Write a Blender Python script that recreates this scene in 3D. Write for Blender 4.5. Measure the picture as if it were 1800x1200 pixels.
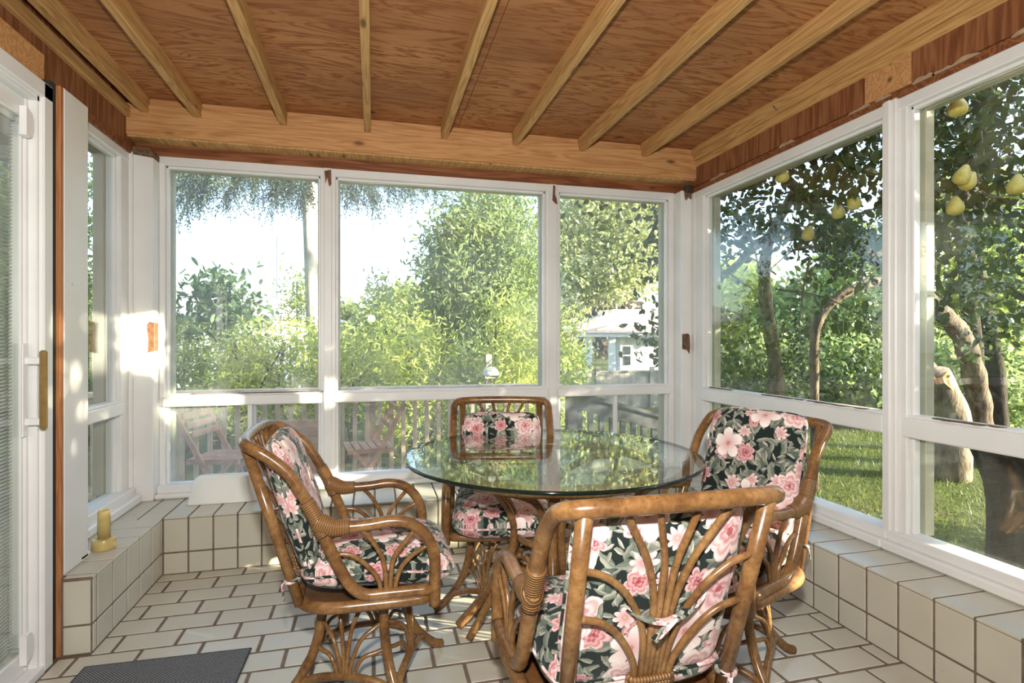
import bpy, math, random
import numpy as np
from mathutils import Vector, Matrix

# ------------------------------------------------------------------ camera, sky, sun, flash, exposure
scene = bpy.context.scene
for o in list(bpy.data.objects): bpy.data.objects.remove(o)
C = scene.collection
R = math.radians
YAW, FPX, EYE = R(14.08), 973.0, 1.2
cam_d = bpy.data.cameras.new('camera'); cam = bpy.data.objects.new('camera', cam_d); C.objects.link(cam)
cam.location = (0, 0, EYE); cam.rotation_euler = (R(90), 0, -YAW)
cam_d.sensor_width = 36; cam_d.lens = FPX/1800*36; cam_d.shift_y = -2/1800; cam_d.clip_start = .02; cam_d.clip_end = 400
scene.camera = cam
SUN_EL, SUN_AZ = R(11.5), R(60)         # low evening sun from the right, coming through the pear tree
world = bpy.data.worlds.new('sky'); scene.world = world; world.use_nodes = True
wn = world.node_tree; bg = wn.nodes['Background']
sky = wn.nodes.new('ShaderNodeTexSky'); sky.sky_type = 'NISHITA'; sky.sun_disc = False
sky.sun_elevation = R(40); sky.sun_rotation = R(180)-SUN_AZ; sky.air_density = 1.0; sky.dust_density = 1.5; sky.ozone_density = 1.0
wn.links.new(sky.outputs[0], bg.inputs[0]); bg.inputs[1].default_value = .6
def lamp(name, kind, loc, energy, col, **kw):
    d = bpy.data.lights.new(name, kind); d.energy = energy; d.color = col
    for k, v in kw.items(): setattr(d, k, v)
    o = bpy.data.objects.new(name, d); C.objects.link(o); o.location = loc; return o
sun = lamp('sun', 'SUN', (3, -12, 6), 25.0, (1, .88, .68), angle=R(.6))
sd = Vector((math.sin(SUN_AZ)*math.cos(SUN_EL), -math.cos(SUN_AZ)*math.cos(SUN_EL), math.sin(SUN_EL)))
sun.rotation_euler = (-sd).to_track_quat('-Z', 'Y').to_euler()
flash = lamp('camera_flash', 'AREA', (-.02, -.02, 1.48), 57, (1, .97, .93), shape='DISK', size=.08)
flash.rotation_euler = (R(94), 0, -YAW)
vs = scene.view_settings
vs.view_transform = 'Standard'; vs.look = 'None'; vs.exposure = 0.24; vs.gamma = 1; vs.use_curve_mapping = False

rnd = random.Random(7); nr = np.random.default_rng(7)
cA, sA = math.cos(YAW), math.sin(YAW)
def P(px, py, zc):
    "a point of the garden from its bearing and its depth in metres"
    xc = (px-900)/FPX*zc
    return Vector((cA*xc+sA*zc, -sA*xc+cA*zc, EYE-(py-598)/FPX*zc))

# ------------------------------------------------------------------ materials
class NT:
    def __init__(s, name):
        s.m = bpy.data.materials.new(name); s.m.use_nodes = True; s.t = s.m.node_tree
        s.b = s.t.nodes['Principled BSDF']; s.out = s.t.nodes['Material Output']
    def n(s, typ, **kw):
        x = s.t.nodes.new(typ)
        for k, v in kw.items(): setattr(x, k, v)
        return x
    def l(s, a, b): s.t.links.new(a, b)
    def setv(s, sock, v):
        if hasattr(v, 'links') or hasattr(v, 'is_linked'): s.l(v, sock)
        else: sock.default_value = v
    def math(s, op, a, b=0., c=0., clamp=False):
        x = s.n('ShaderNodeMath', operation=op, use_clamp=clamp)
        s.setv(x.inputs[0], a); s.setv(x.inputs[1], b); s.setv(x.inputs[2], c); return x.outputs[0]
    def mix(s, f, a, b, mode='MIX'):
        x = s.n('ShaderNodeMix', data_type='RGBA', blend_type=mode)
        s.setv(x.inputs[0], f); s.setv(x.inputs[6], a); s.setv(x.inputs[7], b); return x.outputs[2]
    def coord(s, scale=(1, 1, 1), kind='Object', rot=(0, 0, 0)):
        tc = s.n('ShaderNodeTexCoord'); mp = s.n('ShaderNodeMapping')
        mp.inputs['Scale'].default_value = scale; mp.inputs['Rotation'].default_value = rot
        s.l(tc.outputs[kind], mp.inputs[0]); return mp.outputs[0]
    def pos(s, scale=(1, 1, 1)):
        g = s.n('ShaderNodeNewGeometry'); mp = s.n('ShaderNodeMapping'); mp.inputs['Scale'].default_value = scale
        s.l(g.outputs['Position'], mp.inputs[0]); return mp.outputs[0]
    def noise(s, vec, scale=5, detail=3, rough=.5, dist=0):
        x = s.n('ShaderNodeTexNoise'); s.l(vec, x.inputs['Vector'])
        x.inputs['Scale'].default_value = scale; x.inputs['Detail'].default_value = detail
        x.inputs['Roughness'].default_value = rough; x.inputs['Distortion'].default_value = dist
        return x.outputs[0]
    def ramp(s, f, stops):
        x = s.n('ShaderNodeValToRGB'); cr = x.color_ramp
        while len(cr.elements) < len(stops): cr.elements.new(.5)
        for e, (p, c) in zip(cr.elements, stops): e.position = p; e.color = (*c, 1) if len(c) == 3 else c
        s.l(f, x.inputs[0]); return x.outputs[0]
    def bump(s, h, strength=.2, dist=.01):
        x = s.n('ShaderNodeBump'); x.inputs['Strength'].default_value = strength; x.inputs['Distance'].default_value = dist
        s.l(h, x.inputs['Height']); s.l(x.outputs[0], s.b.inputs['Normal'])
    def fin(s, col=None, rough=.5, spec=.5, metal=0):
        if col is not None: s.setv(s.b.inputs['Base Color'], col if not isinstance(col, tuple) else (*col, 1))
        s.setv(s.b.inputs['Roughness'], rough); s.b.inputs['Specular IOR Level'].default_value = spec
        s.b.inputs['Metallic'].default_value = metal; return s.m
def c4(*c): return (*c, 1)
M = {}
def plain(name, col, rough=.5, var=.12, sc=6, spec=.5, metal=0, bump=0):
    t = NT(name); n = t.noise(t.pos(), sc, 4)
    d = tuple(x*(1-var) for x in col); u = tuple(min(1, x*(1+var)) for x in col)
    cc = t.ramp(n, [(.3, d), (.7, u)])
    if bump: t.bump(n, bump, .004)
    M[name] = t.fin(cc, rough, spec, metal)
def white_paint():
    t = NT('white_paint'); v = t.pos()
    n = t.noise(v, 3, 4); chips = t.noise(v, 38, 5, .7); big = t.noise(v, 4.5, 3)
    base = t.ramp(n, [(.3, (.74, .74, .72)), (.7, (.83, .83, .81))])
    k = t.math('GREATER_THAN', t.math('ADD', chips, t.math('MULTIPLY', big, .42)), .965)
    cc = t.mix(k, base, c4(.19, .12, .08))
    t.bump(t.noise(v, 55, 2), .06, .002)
    M['white_paint'] = t.fin(cc, .38, .5)
white_paint()
plain('pvc', (.80, .81, .80), .3, .03)
plain('pvc_clip', (.85, .85, .84), .35, .03)
def lumber(name, dark, mid, light, axis, knots=True, ring=9.):
    t = NT(name); s_ = [13., 13., 13.]; s_[axis] = .9
    oi = t.n('ShaderNodeObjectInfo'); v0 = t.coord(tuple(s_), 'Object')
    va = t.n('ShaderNodeVectorMath', operation='ADD'); t.l(v0, va.inputs[0])
    cb = t.n('ShaderNodeCombineXYZ')
    for i, k in enumerate((17., 9., 23.)): t.l(t.math('MULTIPLY', oi.outputs['Random'], k), cb.inputs[i])
    t.l(cb.outputs[0], va.inputs[1]); v = va.outputs[0]
    n1 = t.noise(v, 1, 3, .55, .4)
    rings = t.math('SINE', t.math('MULTIPLY', n1, ring*6.28))
    fib = t.noise(v, 6, 4, .6)
    f = t.math('ADD', t.math('MULTIPLY', rings, .16), t.math('ADD', t.math('MULTIPLY', fib, .45), .28))
    cc = t.ramp(f, [(.2, dark), (.52, mid), (.85, light)])
    big = t.noise(t.pos(), 1.1, 2); cc = t.mix(t.math('MULTIPLY', big, .45), cc, c4(*[x*.72 for x in mid]))
    if knots:
        s2 = [7., 7., 7.]; s2[axis] = 2.6
        vo = t.n('ShaderNodeTexVoronoi'); vo.inputs['Scale'].default_value = 1
        mp = t.coord(tuple(s2), 'Object'); va2 = t.n('ShaderNodeVectorMath', operation='ADD'); t.l(mp, va2.inputs[0]); t.l(cb.outputs[0], va2.inputs[1])
        t.l(va2.outputs[0], vo.inputs['Vector'])
        k = t.ramp(vo.outputs['Distance'], [(.05, (1, 1, 1)), (.12, (0, 0, 0))])
        cc = t.mix(t.math('MULTIPLY', k, .8), cc, c4(*[x*.25 for x in dark]))
    t.bump(f, .12, .002)
    M[name] = t.fin(cc, .6, .3)
lumber('joist_wood', (.36, .18, .06), (.60, .345, .125), (.70, .45, .19), 1)
lumber('header_wood', (.40, .18, .065), (.62, .32, .125), (.72, .42, .19), 0)
lumber('old_wood', (.10, .03, .012), (.25, .085, .03), (.40, .18, .075), 0, True, 7)
lumber('old_wood_y', (.12, .035, .014), (.27, .10, .038), (.41, .19, .08), 2, True, 6)
lumber('strip_wood', (.30, .11, .035), (.48, .20, .075), (.55, .27, .12), 2, False)
def plywood():
    t = NT('plywood'); v = t.pos((1.1, 5.2, 3))
    n1 = t.noise(v, 1.5, 4, .55, .9)
    line = t.math('SINE', t.math('MULTIPLY', n1, 48))
    line = t.math('POWER', t.math('MULTIPLY_ADD', line, .5, .5), 2.2)
    fib = t.noise(t.pos((6, 60, 30)), 1.4, 3)
    f = t.math('ADD', t.math('MULTIPLY', line, -.34), t.math('ADD', t.math('MULTIPLY', fib, .4), .45))
    cc = t.ramp(f, [(.2, (.20, .062, .018)), (.5, (.42, .18, .062)), (.8, (.54, .275, .11))])
    big = t.noise(t.pos((.8, 1.6, 1)), 1.3, 3); cc = t.mix(t.ramp(big, [(.42, (0, 0, 0)), (.7, (.6, .6, .6))]), cc, c4(.25, .10, .04))
    vo = t.n('ShaderNodeTexVoronoi'); vo.inputs['Scale'].default_value = 1.0; t.l(t.pos((1.9, 3.6, 1)), vo.inputs['Vector'])
    nn = t.noise(t.pos(), 28, 3)
    k = t.ramp(t.math('ADD', vo.outputs['Distance'], t.math('MULTIPLY', nn, .1)), [(.1, (1, 1, 1)), (.135, (0, 0, 0))])
    cc = t.mix(t.math('MULTIPLY', k, .75), cc, c4(.045, .018, .009))
    t.bump(f, .1, .002)
    M['plywood'] = t.fin(cc, .6, .3)
plywood()
def tile_mat():
    t = NT('cream_tile'); n = t.noise(t.pos(), 2.4, 4); oi = t.n('ShaderNodeObjectInfo')
    cc = t.ramp(n, [(.3, (.50, .475, .385)), (.7, (.60, .575, .475))])
    cc = t.mix(t.math('MULTIPLY', oi.outputs['Random'], .18), cc, c4(.47, .46, .37))
    sp = t.ramp(t.noise(t.pos(), 90, 2), [(.23, (1, 1, 1)), (.26, (0, 0, 0))]); cc = t.mix(t.math('MULTIPLY', sp, .5), cc, c4(.2, .17, .12))
    M['cream_tile'] = t.fin(cc, .27, .5)
tile_mat()
plain('grout', (.17, .125, .095), .9, .25, 20)
def rattan():
    t = NT('rattan'); v = t.pos((1, 1, 1))
    n = t.noise(v, 9, 4, .6); st = t.noise(v, 60, 4, .65)
    f = t.math('ADD', t.math('MULTIPLY', n, .6), t.math('MULTIPLY', st, .4))
    cc = t.ramp(f, [(.3, (.065, .027, .009)), (.48, (.175, .085, .029)), (.68, (.32, .178, .068))])
    vo = t.noise(v, 130, 2); k = t.ramp(vo, [(.27, (1, 1, 1)), (.34, (0, 0, 0))])
    cc = t.mix(t.math('MULTIPLY', k, .6), cc, c4(.06, .022, .007))
    M['rattan'] = t.fin(cc, .25, .55)
rattan()
def binding():
    t = NT('cane_binding'); v = t.coord((1, 1, 1), 'UV')
    w = t.n('ShaderNodeTexWave', wave_type='BANDS', bands_direction='X'); w.inputs['Scale'].default_value = 4.4; w.inputs['Distortion'].default_value = .25
    t.l(v, w.inputs[0]); n = t.noise(t.pos(), 40, 3)
    cc = t.mix(w.outputs[1], c4(.13, .06, .02), c4(.31, .17, .065)); cc = t.mix(t.math('MULTIPLY', n, .35), cc, c4(.2, .085, .024))
    t.bump(w.outputs[1], .6, .004); M['cane_binding'] = t.fin(cc, .32, .5)
binding()
def floral():
    t = NT('floral_fabric'); uv = t.n('ShaderNodeTexCoord').outputs['UV']
    nz = t.n('ShaderNodeTexNoise'); t.l(uv, nz.inputs['Vector']); nz.inputs['Scale'].default_value = 22; nz.inputs['Detail'].default_value = 2
    wv = t.n('ShaderNodeVectorMath', operation='MULTIPLY_ADD'); t.l(nz.outputs['Color'], wv.inputs[0]); wv.inputs[1].default_value = (.022, .022, 0)
    t.l(uv, wv.inputs[2]); base_uv = wv.outputs[0]
    def cells(scale, off, rand):
        a = t.n('ShaderNodeVectorMath', operation='ADD'); t.l(base_uv, a.inputs[0]); a.inputs[1].default_value = (off, off*1.7, 0)
        v = t.n('ShaderNodeTexVoronoi', voronoi_dimensions='2D'); v.inputs['Scale'].default_value = scale; v.inputs['Randomness'].default_value = rand
        t.l(a.outputs[0], v.inputs['Vector'])
        d = t.n('ShaderNodeVectorMath', operation='SUBTRACT'); t.l(a.outputs[0], d.inputs[0]); t.l(v.outputs['Position'], d.inputs[1])
        m = t.n('ShaderNodeVectorMath', operation='SCALE'); t.l(d.outputs[0], m.inputs[0]); m.inputs['Scale'].default_value = scale
        s = t.n('ShaderNodeSeparateColor'); t.l(v.outputs['Color'], s.inputs[0])
        return m.outputs[0], s.outputs
    def rot(vec, ang):
        r = t.n('ShaderNodeVectorRotate', rotation_type='Z_AXIS'); t.l(vec, r.inputs['Vector']); t.setv(r.inputs['Angle'], ang)
        s = t.n('ShaderNodeSeparateXYZ'); t.l(r.outputs[0], s.inputs[0]); return s.outputs[0], s.outputs[1]
    cc = c4(.010, .018, .016)
    def leaves(cc, scale, off, a, b, c1, c2, thr):
        loc, rr = cells(scale, off, .85)
        x, y = rot(loc, t.math('MULTIPLY', rr[0], 6.283))
        # pointed leaf: |y| < b*(1-(x/a)^2)
        q = t.math('SUBTRACT', 1., t.math('POWER', t.math('ABSOLUTE', t.math('DIVIDE', x, a)), 2.))
        e = t.math('SUBTRACT', t.math('MULTIPLY', q, b), t.math('ABSOLUTE', y))
        mask = t.math('MULTIPLY', e, 40., clamp=True)
        mask = t.math('MULTIPLY', mask, t.math('LESS_THAN', rr[1], thr))
        sh = t.math('MULTIPLY_ADD', y, 2.4/b*.3, .5, clamp=True)
        veins = t.math('SINE', t.math('ADD', t.math('MULTIPLY', x, 46), t.math('MULTIPLY', t.math('ABSOLUTE', y), 40)))
        sh = t.math('ADD', sh, t.math('MULTIPLY', veins, .10), clamp=True)
        col = t.mix(sh, c1, c2); col = t.mix(t.math('MULTIPLY', rr[2], .6), col, c4(.07, .095, .075))
        rib = t.math('LESS_THAN', t.math('ABSOLUTE', y), .012); col = t.mix(t.math('MULTIPLY', rib, .6), col, c4(.03, .045, .035))
        return t.mix(mask, cc, col)
    cc = leaves(cc, 13, 13.7, .55, .23, c4(.06, .085, .07), c4(.20, .235, .19), .95)
    cc = leaves(cc, 15, .0, .50, .20, c4(.10, .13, .10), c4(.30, .32, .25), .9)
    cc = leaves(cc, 19, 3.3, .48, .19, c4(.14, .16, .12), c4(.46, .46, .37), .9)
    cc = leaves(cc, 26, 7.1, .52, .16, c4(.2, .21, .16), c4(.62, .60, .50), .85)
    cc = leaves(cc, 34, 17.3, .50, .15, c4(.25, .25, .19), c4(.66, .62, .53), .5)
    def flower(cc, scale, off, n, r0, amp, inner, outer, core, thr, rose, rand=.75):
        loc, rr = cells(scale, off, rand)
        x, y = rot(loc, t.math('MULTIPLY', rr[0], 6.283))
        r = t.math('SQRT', t.math('ADD', t.math('MULTIPLY', x, x), t.math('MULTIPLY', y, y)))
        th = t.math('ARCTAN2', y, x)
        pet = t.math('ABSOLUTE', t.math('COSINE', t.math('MULTIPLY', th, n/2)))
        size = t.math('MULTIPLY_ADD', rr[2], .35, .8)
        edge = t.math('MULTIPLY', t.math('MULTIPLY_ADD', t.math('POWER', pet, .6), amp, r0), size)
        mask = t.math('MULTIPLY', t.math('SUBTRACT', edge, r), 40., clamp=True)
        mask = t.math('MULTIPLY', mask, t.math('LESS_THAN', rr[1], thr))
        q = t.math('DIVIDE', r, edge, clamp=True)
        if rose:
            sw = t.math('SINE', t.math('ADD', t.math('MULTIPLY', q, 17.), t.math('MULTIPLY', t.math('SINE', t.math('MULTIPLY', th, 2.5)), 1.6)))
            k = t.math('ADD', t.math('MULTIPLY_ADD', sw, .28, .1), t.math('MULTIPLY', q, .62), clamp=True)
        else:
            st = t.math('SINE', t.math('MULTIPLY', th, n*5.))
            k = t.math('ADD', t.math('MULTIPLY', t.math('POWER', q, .8), 1.1), t.math('MULTIPLY', st, .06), clamp=True)
            k = t.math('MULTIPLY', k, t.math('MULTIPLY_ADD', pet, .45, .6), clamp=True)
        col = t.mix(k, inner, outer)
        col = t.mix(t.math('LESS_THAN', q, .13), col, core)
        return t.mix(mask, cc, col)
    cc = flower(cc, 9.5, 1.9, 7, .22, .16, c4(.36, .085, .10), c4(.75, .50, .48), c4(.30, .05, .06), .62, True)
    cc = flower(cc, 13, 5.2, 8, .2, .2, c4(.46, .16, .18), c4(.80, .62, .59), c4(.6, .45, .3), .42, False)
    cc = flower(cc, 6.8, 11.4, 5, .20, .24, c4(.60, .30, .30), c4(.86, .78, .74), c4(.55, .22, .2), .6, False)
    cc = flower(cc, 6.2, 23.4, 6, .24, .14, c4(.52, .22, .23), c4(.86, .74, .70), c4(.4, .1, .1), .34, True)
    wv2 = t.noise(uv, 900, 1); t.bump(wv2, .1, .0006)
    t.b.inputs['Sheen Weight'].default_value = .1
    M['floral_fabric'] = t.fin(cc, .8, .2)
floral()
def glassy(name, tint, dirt, haze_col, f0=.04, rough=.0, dscale=1.6):
    t = NT(name); t.t.nodes.remove(t.b)
    lw = t.n('ShaderNodeLayerWeight'); lw.inputs[0].default_value = .5
    fr = t.math('MULTIPLY_ADD', t.math('POWER', lw.outputs['Facing'], 5.), 1-f0, f0, clamp=True)
    tr = t.n('ShaderNodeBsdfTransparent'); tr.inputs[0].default_value = (*tint, 1)
    gl = t.n('ShaderNodeBsdfGlossy'); gl.inputs['Roughness'].default_value = rough; gl.inputs[0].default_value = c4(1, 1, 1)
    m1 = t.n('ShaderNodeMixShader'); t.l(fr, m1.inputs[0]); t.l(tr.outputs[0], m1.inputs[1]); t.l(gl.outputs[0], m1.inputs[2])
    o = m1.outputs[0]
    if dirt:
        v = t.pos(); n = t.math('MULTIPLY', t.noise(v, dscale, 4, .6, .8), t.math('MULTIPLY_ADD', t.noise(v, 9, 4, .7), .5, .75))
        k = t.ramp(n, [(.25, (.25*dirt,)*3), (.75, (1.9*dirt,)*3)])
        df = t.n('ShaderNodeBsdfDiffuse'); df.inputs[0].default_value = c4(*haze_col)
        tl = t.n('ShaderNodeBsdfTranslucent'); tl.inputs[0].default_value = c4(*haze_col)
        ad = t.n('ShaderNodeMixShader'); ad.inputs[0].default_value = .5; t.l(df.outputs[0], ad.inputs[1]); t.l(tl.outputs[0], ad.inputs[2])
        m2 = t.n('ShaderNodeMixShader'); t.l(k, m2.inputs[0]); t.l(o, m2.inputs[1]); t.l(ad.outputs[0], m2.inputs[2]); o = m2.outputs[0]
    t.l(o, t.out.inputs[0]); M[name] = t.m
glassy('window_glass', (.97, .99, .975), .09, (.93, .95, .96))
glassy('window_glass_clean', (.96, .98, .955), .006, (.9, .93, .9))
glassy('table_glass', (.93, .975, .95), 0, None, .045)
plain('glass_edge', (.004, .012, .009), .08, .2, 6, .6)
plain('beige_frame', (.42, .40, .31), .5, .1)
plain('amber_plastic', (.55, .42, .16), .25, .15, 20)
plain('white_plastic', (.78, .79, .74), .3, .03)
plain('brass', (.40, .26, .09), .35, .15, 30, .5, .6)
plain('oak_handle', (.33, .17, .05), .35, .25, 40)
plain('slat_grey', (.52, .56, .57), .4, .04)
plain('dark_gap', (.03, .028, .022), .9, .2)
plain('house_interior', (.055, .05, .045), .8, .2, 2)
plain('exposed_wood', (.17, .075, .035), .7, .4, 45)
plain('rotten_wood', (.15, .085, .045), .85, .5, 60)
plain('flake', (.42, .30, .2), .8, .2, 40)
plain('bracket_metal', (.05, .035, .025), .5, .4, 40)
def mat_carpet():
    t = NT('mat_fabric'); v = t.pos()
    w = t.n('ShaderNodeTexWave', wave_type='BANDS', bands_direction='DIAGONAL'); w.inputs['Scale'].default_value = 60; w.inputs['Distortion'].default_value = .6; t.l(v, w.inputs[0])
    n = t.noise(v, 160, 2); f = t.math('MULTIPLY', w.outputs[1], n)
    cc = t.ramp(f, [(.1, (.07, .075, .08)), (.45, (.25, .26, .265))]); t.bump(f, .5, .003); M['mat_fabric'] = t.fin(cc, .9, .2)
mat_carpet()
plain('mat_edge', (.035, .042, .055), .8, .2, 80)
plain('teak', (.47, .27, .17), .6, .3, 14)
plain('teak_grey', (.34, .25, .20), .7, .3, 14)
plain('deck_wood', (.50, .40, .28), .75, .25, 8)
plain('rail_grey', (.04, .044, .044), .75, .3, 9)
plain('fence_wood', (.30, .29, .25), .8, .3, 6)
plain('siding', (.72, .78, .82), .6, .04)
plain('trim_white', (.85, .85, .83), .5, .03)
plain('roof_tan', (.50, .36, .26), .85, .25, 16)
plain('roof_grey', (.42, .41, .40), .85, .25, 16)
plain('dark_pane', (.06, .075, .085), .1, .1)
plain('metal_pole', (.32, .33, .34), .5, .15)
plain('white_cloth', (.8, .8, .78), .8, .08, 25)
def bark(name, a, b, sc=14):
    t = NT(name); v = t.pos((1, 1, .35)); n = t.noise(v, sc, 5, .65, .5); cc = t.ramp(n, [(.35, a), (.65, b)]); t.bump(n, .8, .03); M[name] = t.fin(cc, .9, .2)
bark('bark_brown', (.05, .035, .025), (.22, .17, .12)); bark('bark_dark', (.02, .016, .012), (.06, .048, .035)); bark('bark_pale', (.13, .10, .07), (.36, .30, .23), 11); bark('bark_sunlit', (.45, .40, .33), (.85, .80, .72), 9)  # spruce trunk bark has sunlight put into its pale colour
bark('split_wood', (.42, .17, .06), (.75, .45, .22), 9)
def leafmat(name, a, b, tr=.45, rough=.45):
    t = NT(name); g = t.n('ShaderNodeNewGeometry'); n = t.noise(t.pos(), .9, 2)
    f = t.math('ADD', t.math('MULTIPLY', g.outputs['Random Per Island'], .75), t.math('MULTIPLY', n, .3))
    cc = t.ramp(f, [(.1, a), (.9, b)])
    t.fin(cc, rough, .35)
    tl = t.n('ShaderNodeBsdfTranslucent'); t.l(t.mix(.5, cc, c4(*[min(1, x*1.5) for x in b])), tl.inputs[0])
    mx = t.n('ShaderNodeMixShader'); mx.inputs[0].default_value = tr; t.l(t.b.outputs[0], mx.inputs[1]); t.l(tl.outputs[0], mx.inputs[2])
    t.l(mx.outputs[0], t.out.inputs[0]); M[name] = t.m
leafmat('leaf_hedge', (.12, .18, .03), (.42, .50, .13))
leafmat('leaf_bright', (.19, .28, .04), (.56, .60, .17))
leafmat('leaf_cedar', (.09, .15, .05), (.31, .39, .15))
leafmat('leaf_maple', (.17, .22, .08), (.55, .58, .26))
leafmat('leaf_sumac', (.05, .10, .05), (.16, .25, .12))
leafmat('leaf_pear', (.016, .034, .010), (.085, .125, .03), .28, .3)
leafmat('leaf_spruce', (.05, .085, .07), (.14, .19, .15), .3)
leafmat('leaf_far', (.09, .13, .045), (.25, .31, .12))
leafmat('grass_blade', (.04, .065, .012), (.15, .19, .04), .4)
def lawn():
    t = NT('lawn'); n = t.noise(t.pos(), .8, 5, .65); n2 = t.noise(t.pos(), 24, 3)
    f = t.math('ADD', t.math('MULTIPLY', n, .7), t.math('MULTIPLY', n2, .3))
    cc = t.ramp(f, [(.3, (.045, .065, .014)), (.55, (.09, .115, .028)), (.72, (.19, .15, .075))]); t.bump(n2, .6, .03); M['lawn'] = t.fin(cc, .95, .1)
lawn()
def pearmat():
    t = NT('pear_skin'); n = t.noise(t.pos(), 30, 3); cc = t.ramp(n, [(.3, (.60, .50, .10)), (.7, (.78, .66, .20))]); M['pear_skin'] = t.fin(cc, .4, .4)
pearmat()

# ------------------------------------------------------------------ mesh helpers
class MB:
    def __init__(s): s.v = []; s.f = []; s.uv = {}
    def add(s, vs, fs):
        k = len(s.v); s.v += [tuple(v) for v in vs]; s.f += [tuple(i+k for i in f) for f in fs]; return s
    def box(s, x0, x1, y0, y1, z0, z1, bev=0):
        if bev <= 0:
            v = [(x, y, z) for z in (z0, z1) for y in (y0, y1) for x in (x0, x1)]
            return s.add(v, [(0, 2, 3, 1), (4, 5, 7, 6), (0, 1, 5, 4), (2, 6, 7, 3), (0, 4, 6, 2), (1, 3, 7, 5)])
        b = min(bev, (x1-x0)*.45, (y1-y0)*.45, (z1-z0)*.45); V = []; idx = {}
        for sx in (0, 1):
            for sy in (0, 1):
                for sz in (0, 1):
                    X, Y, Z = (x0, x1)[sx], (y0, y1)[sy], (z0, z1)[sz]
                    ix, iy, iz = (b, -b)[sx], (b, -b)[sy], (b, -b)[sz]
                    for k, p in enumerate(((X, Y+iy, Z+iz), (X+ix, Y, Z+iz), (X+ix, Y+iy, Z))):
                        idx[(sx, sy, sz, k)] = len(V); V.append(p)
        F = []
        for a in (0, 1):
            F.append([idx[(a, y, z, 0)] for y, z in ((0, 0), (1, 0), (1, 1), (0, 1))])
            F.append([idx[(x, a, z, 1)] for x, z in ((0, 0), (1, 0), (1, 1), (0, 1))])
            F.append([idx[(x, y, a, 2)] for x, y in ((0, 0), (1, 0), (1, 1), (0, 1))])
        for a in (0, 1):
            for c in (0, 1):
                F.append([idx[(0, a, c, 1)], idx[(1, a, c, 1)], idx[(1, a, c, 2)], idx[(0, a, c, 2)]])
                F.append([idx[(a, 0, c, 0)], idx[(a, 1, c, 0)], idx[(a, 1, c, 2)], idx[(a, 0, c, 2)]])
                F.append([idx[(a, c, 0, 0)], idx[(a, c, 1, 0)], idx[(a, c, 1, 1)], idx[(a, c, 0, 1)]])
        for sx in (0, 1):
            for sy in (0, 1):
                for sz in (0, 1): F.append([idx[(sx, sy, sz, k)] for k in range(3)])
        return s.add(V, F)
    def prism(s, poly, a0, a1, axis='x'):
        n = len(poly); put = {'x': lambda p, a: (a, p[0], p[1]), 'y': lambda p, a: (p[0], a, p[1]), 'z': lambda p, a: (p[0], p[1], a)}[axis]
        V = [put(p, a0) for p in poly]+[put(p, a1) for p in poly]
        F = [tuple(range(n))[::-1], tuple(range(n, 2*n))]+[(i, (i+1) % n, n+(i+1) % n, n+i) for i in range(n)]
        return s.add(V, F)
    def tube(s, pts, rad, seg=10, closed=False, cap=True, flat=None):
        pts = [Vector(p) for p in pts]; n = len(pts)
        rs = [rad]*n if isinstance(rad, (int, float)) else list(rad)
        tg = []
        for i in range(n):
            a = pts[(i-1) % n] if closed or i > 0 else pts[0]; b = pts[(i+1) % n] if closed or i < n-1 else pts[-1]
            d = b-a; tg.append(d.normalized() if d.length > 1e-9 else Vector((0, 0, 1)))
        up = Vector((0, 0, 1)) if abs(tg[0].z) < .9 else Vector((1, 0, 0))
        nrm = (up-tg[0]*up.dot(tg[0])).normalized(); V = []; k0 = len(s.v); dist = 0
        for i in range(n):
            if i:
                nrm = (nrm-tg[i]*nrm.dot(tg[i])).normalized(); dist += (pts[i]-pts[i-1]).length
            bi = tg[i].cross(nrm)
            for j in range(seg):
                a = 2*math.pi*j/seg
                s.uv[k0+len(V)] = (dist*10, j/seg)
                V.append(pts[i]+nrm*math.cos(a)*rs[i]*(flat or 1)+bi*math.sin(a)*rs[i])
        F = []
        for i in range(n if closed else n-1):
            for j in range(seg):
                a, b = i*seg, ((i+1) % n)*seg
                F.append((a+j, a+(j+1) % seg, b+(j+1) % seg, b+j))
        if cap and not closed: F += [tuple(range(seg))[::-1], tuple(range((n-1)*seg, n*seg))]
        return s.add(V, F)
    def lathe(s, prof, cx=0, cy=0, seg=20):
        n = len(prof); V = [(cx+r*math.cos(2*math.pi*j/seg), cy+r*math.sin(2*math.pi*j/seg), z) for r, z in prof for j in range(seg)]
        F = [(i*seg+j, i*seg+(j+1) % seg, (i+1)*seg+(j+1) % seg, (i+1)*seg+j) for i in range(n-1) for j in range(seg)]
        F += [tuple(range(seg))[::-1], tuple(range((n-1)*seg, n*seg))]
        return s.add(V, F)
    def mesh(s, name, mat, smooth=False):
        me = bpy.data.meshes.new(name); me.from_pydata(s.v, [], s.f); me.materials.append(M[mat])
        if s.uv:
            ul = me.uv_layers.new(name='UVMap')
            for l in me.loops: ul.data[l.index].uv = s.uv.get(l.vertex_index, (0, 0))
        if smooth: me.shade_smooth()
        me.validate(); return me
    def build(s, name, mat, parent=None, smooth=False, **kw):
        if name in ('piping', 'back_tie', 'corner_tie'): s.uv = {k: (u*.1, v*.03) for k, (u, v) in s.uv.items()}
        return link(name, s.mesh(name, mat, smooth), parent, **kw)
def link(name, me, parent=None, loc=None, rot=None, kind=None):
    o = bpy.data.objects.new(name, me); C.objects.link(o)
    if parent is not None: o.parent = parent
    if loc is not None: o.location = loc
    if rot is not None: o.rotation_euler = rot
    if kind: o['kind'] = kind
    return o
def tag(o, label, cat, group=None, kind=None):
    o['label'] = label; o['category'] = cat
    if group: o['group'] = group
    if kind: o['kind'] = kind
    return o
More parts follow.
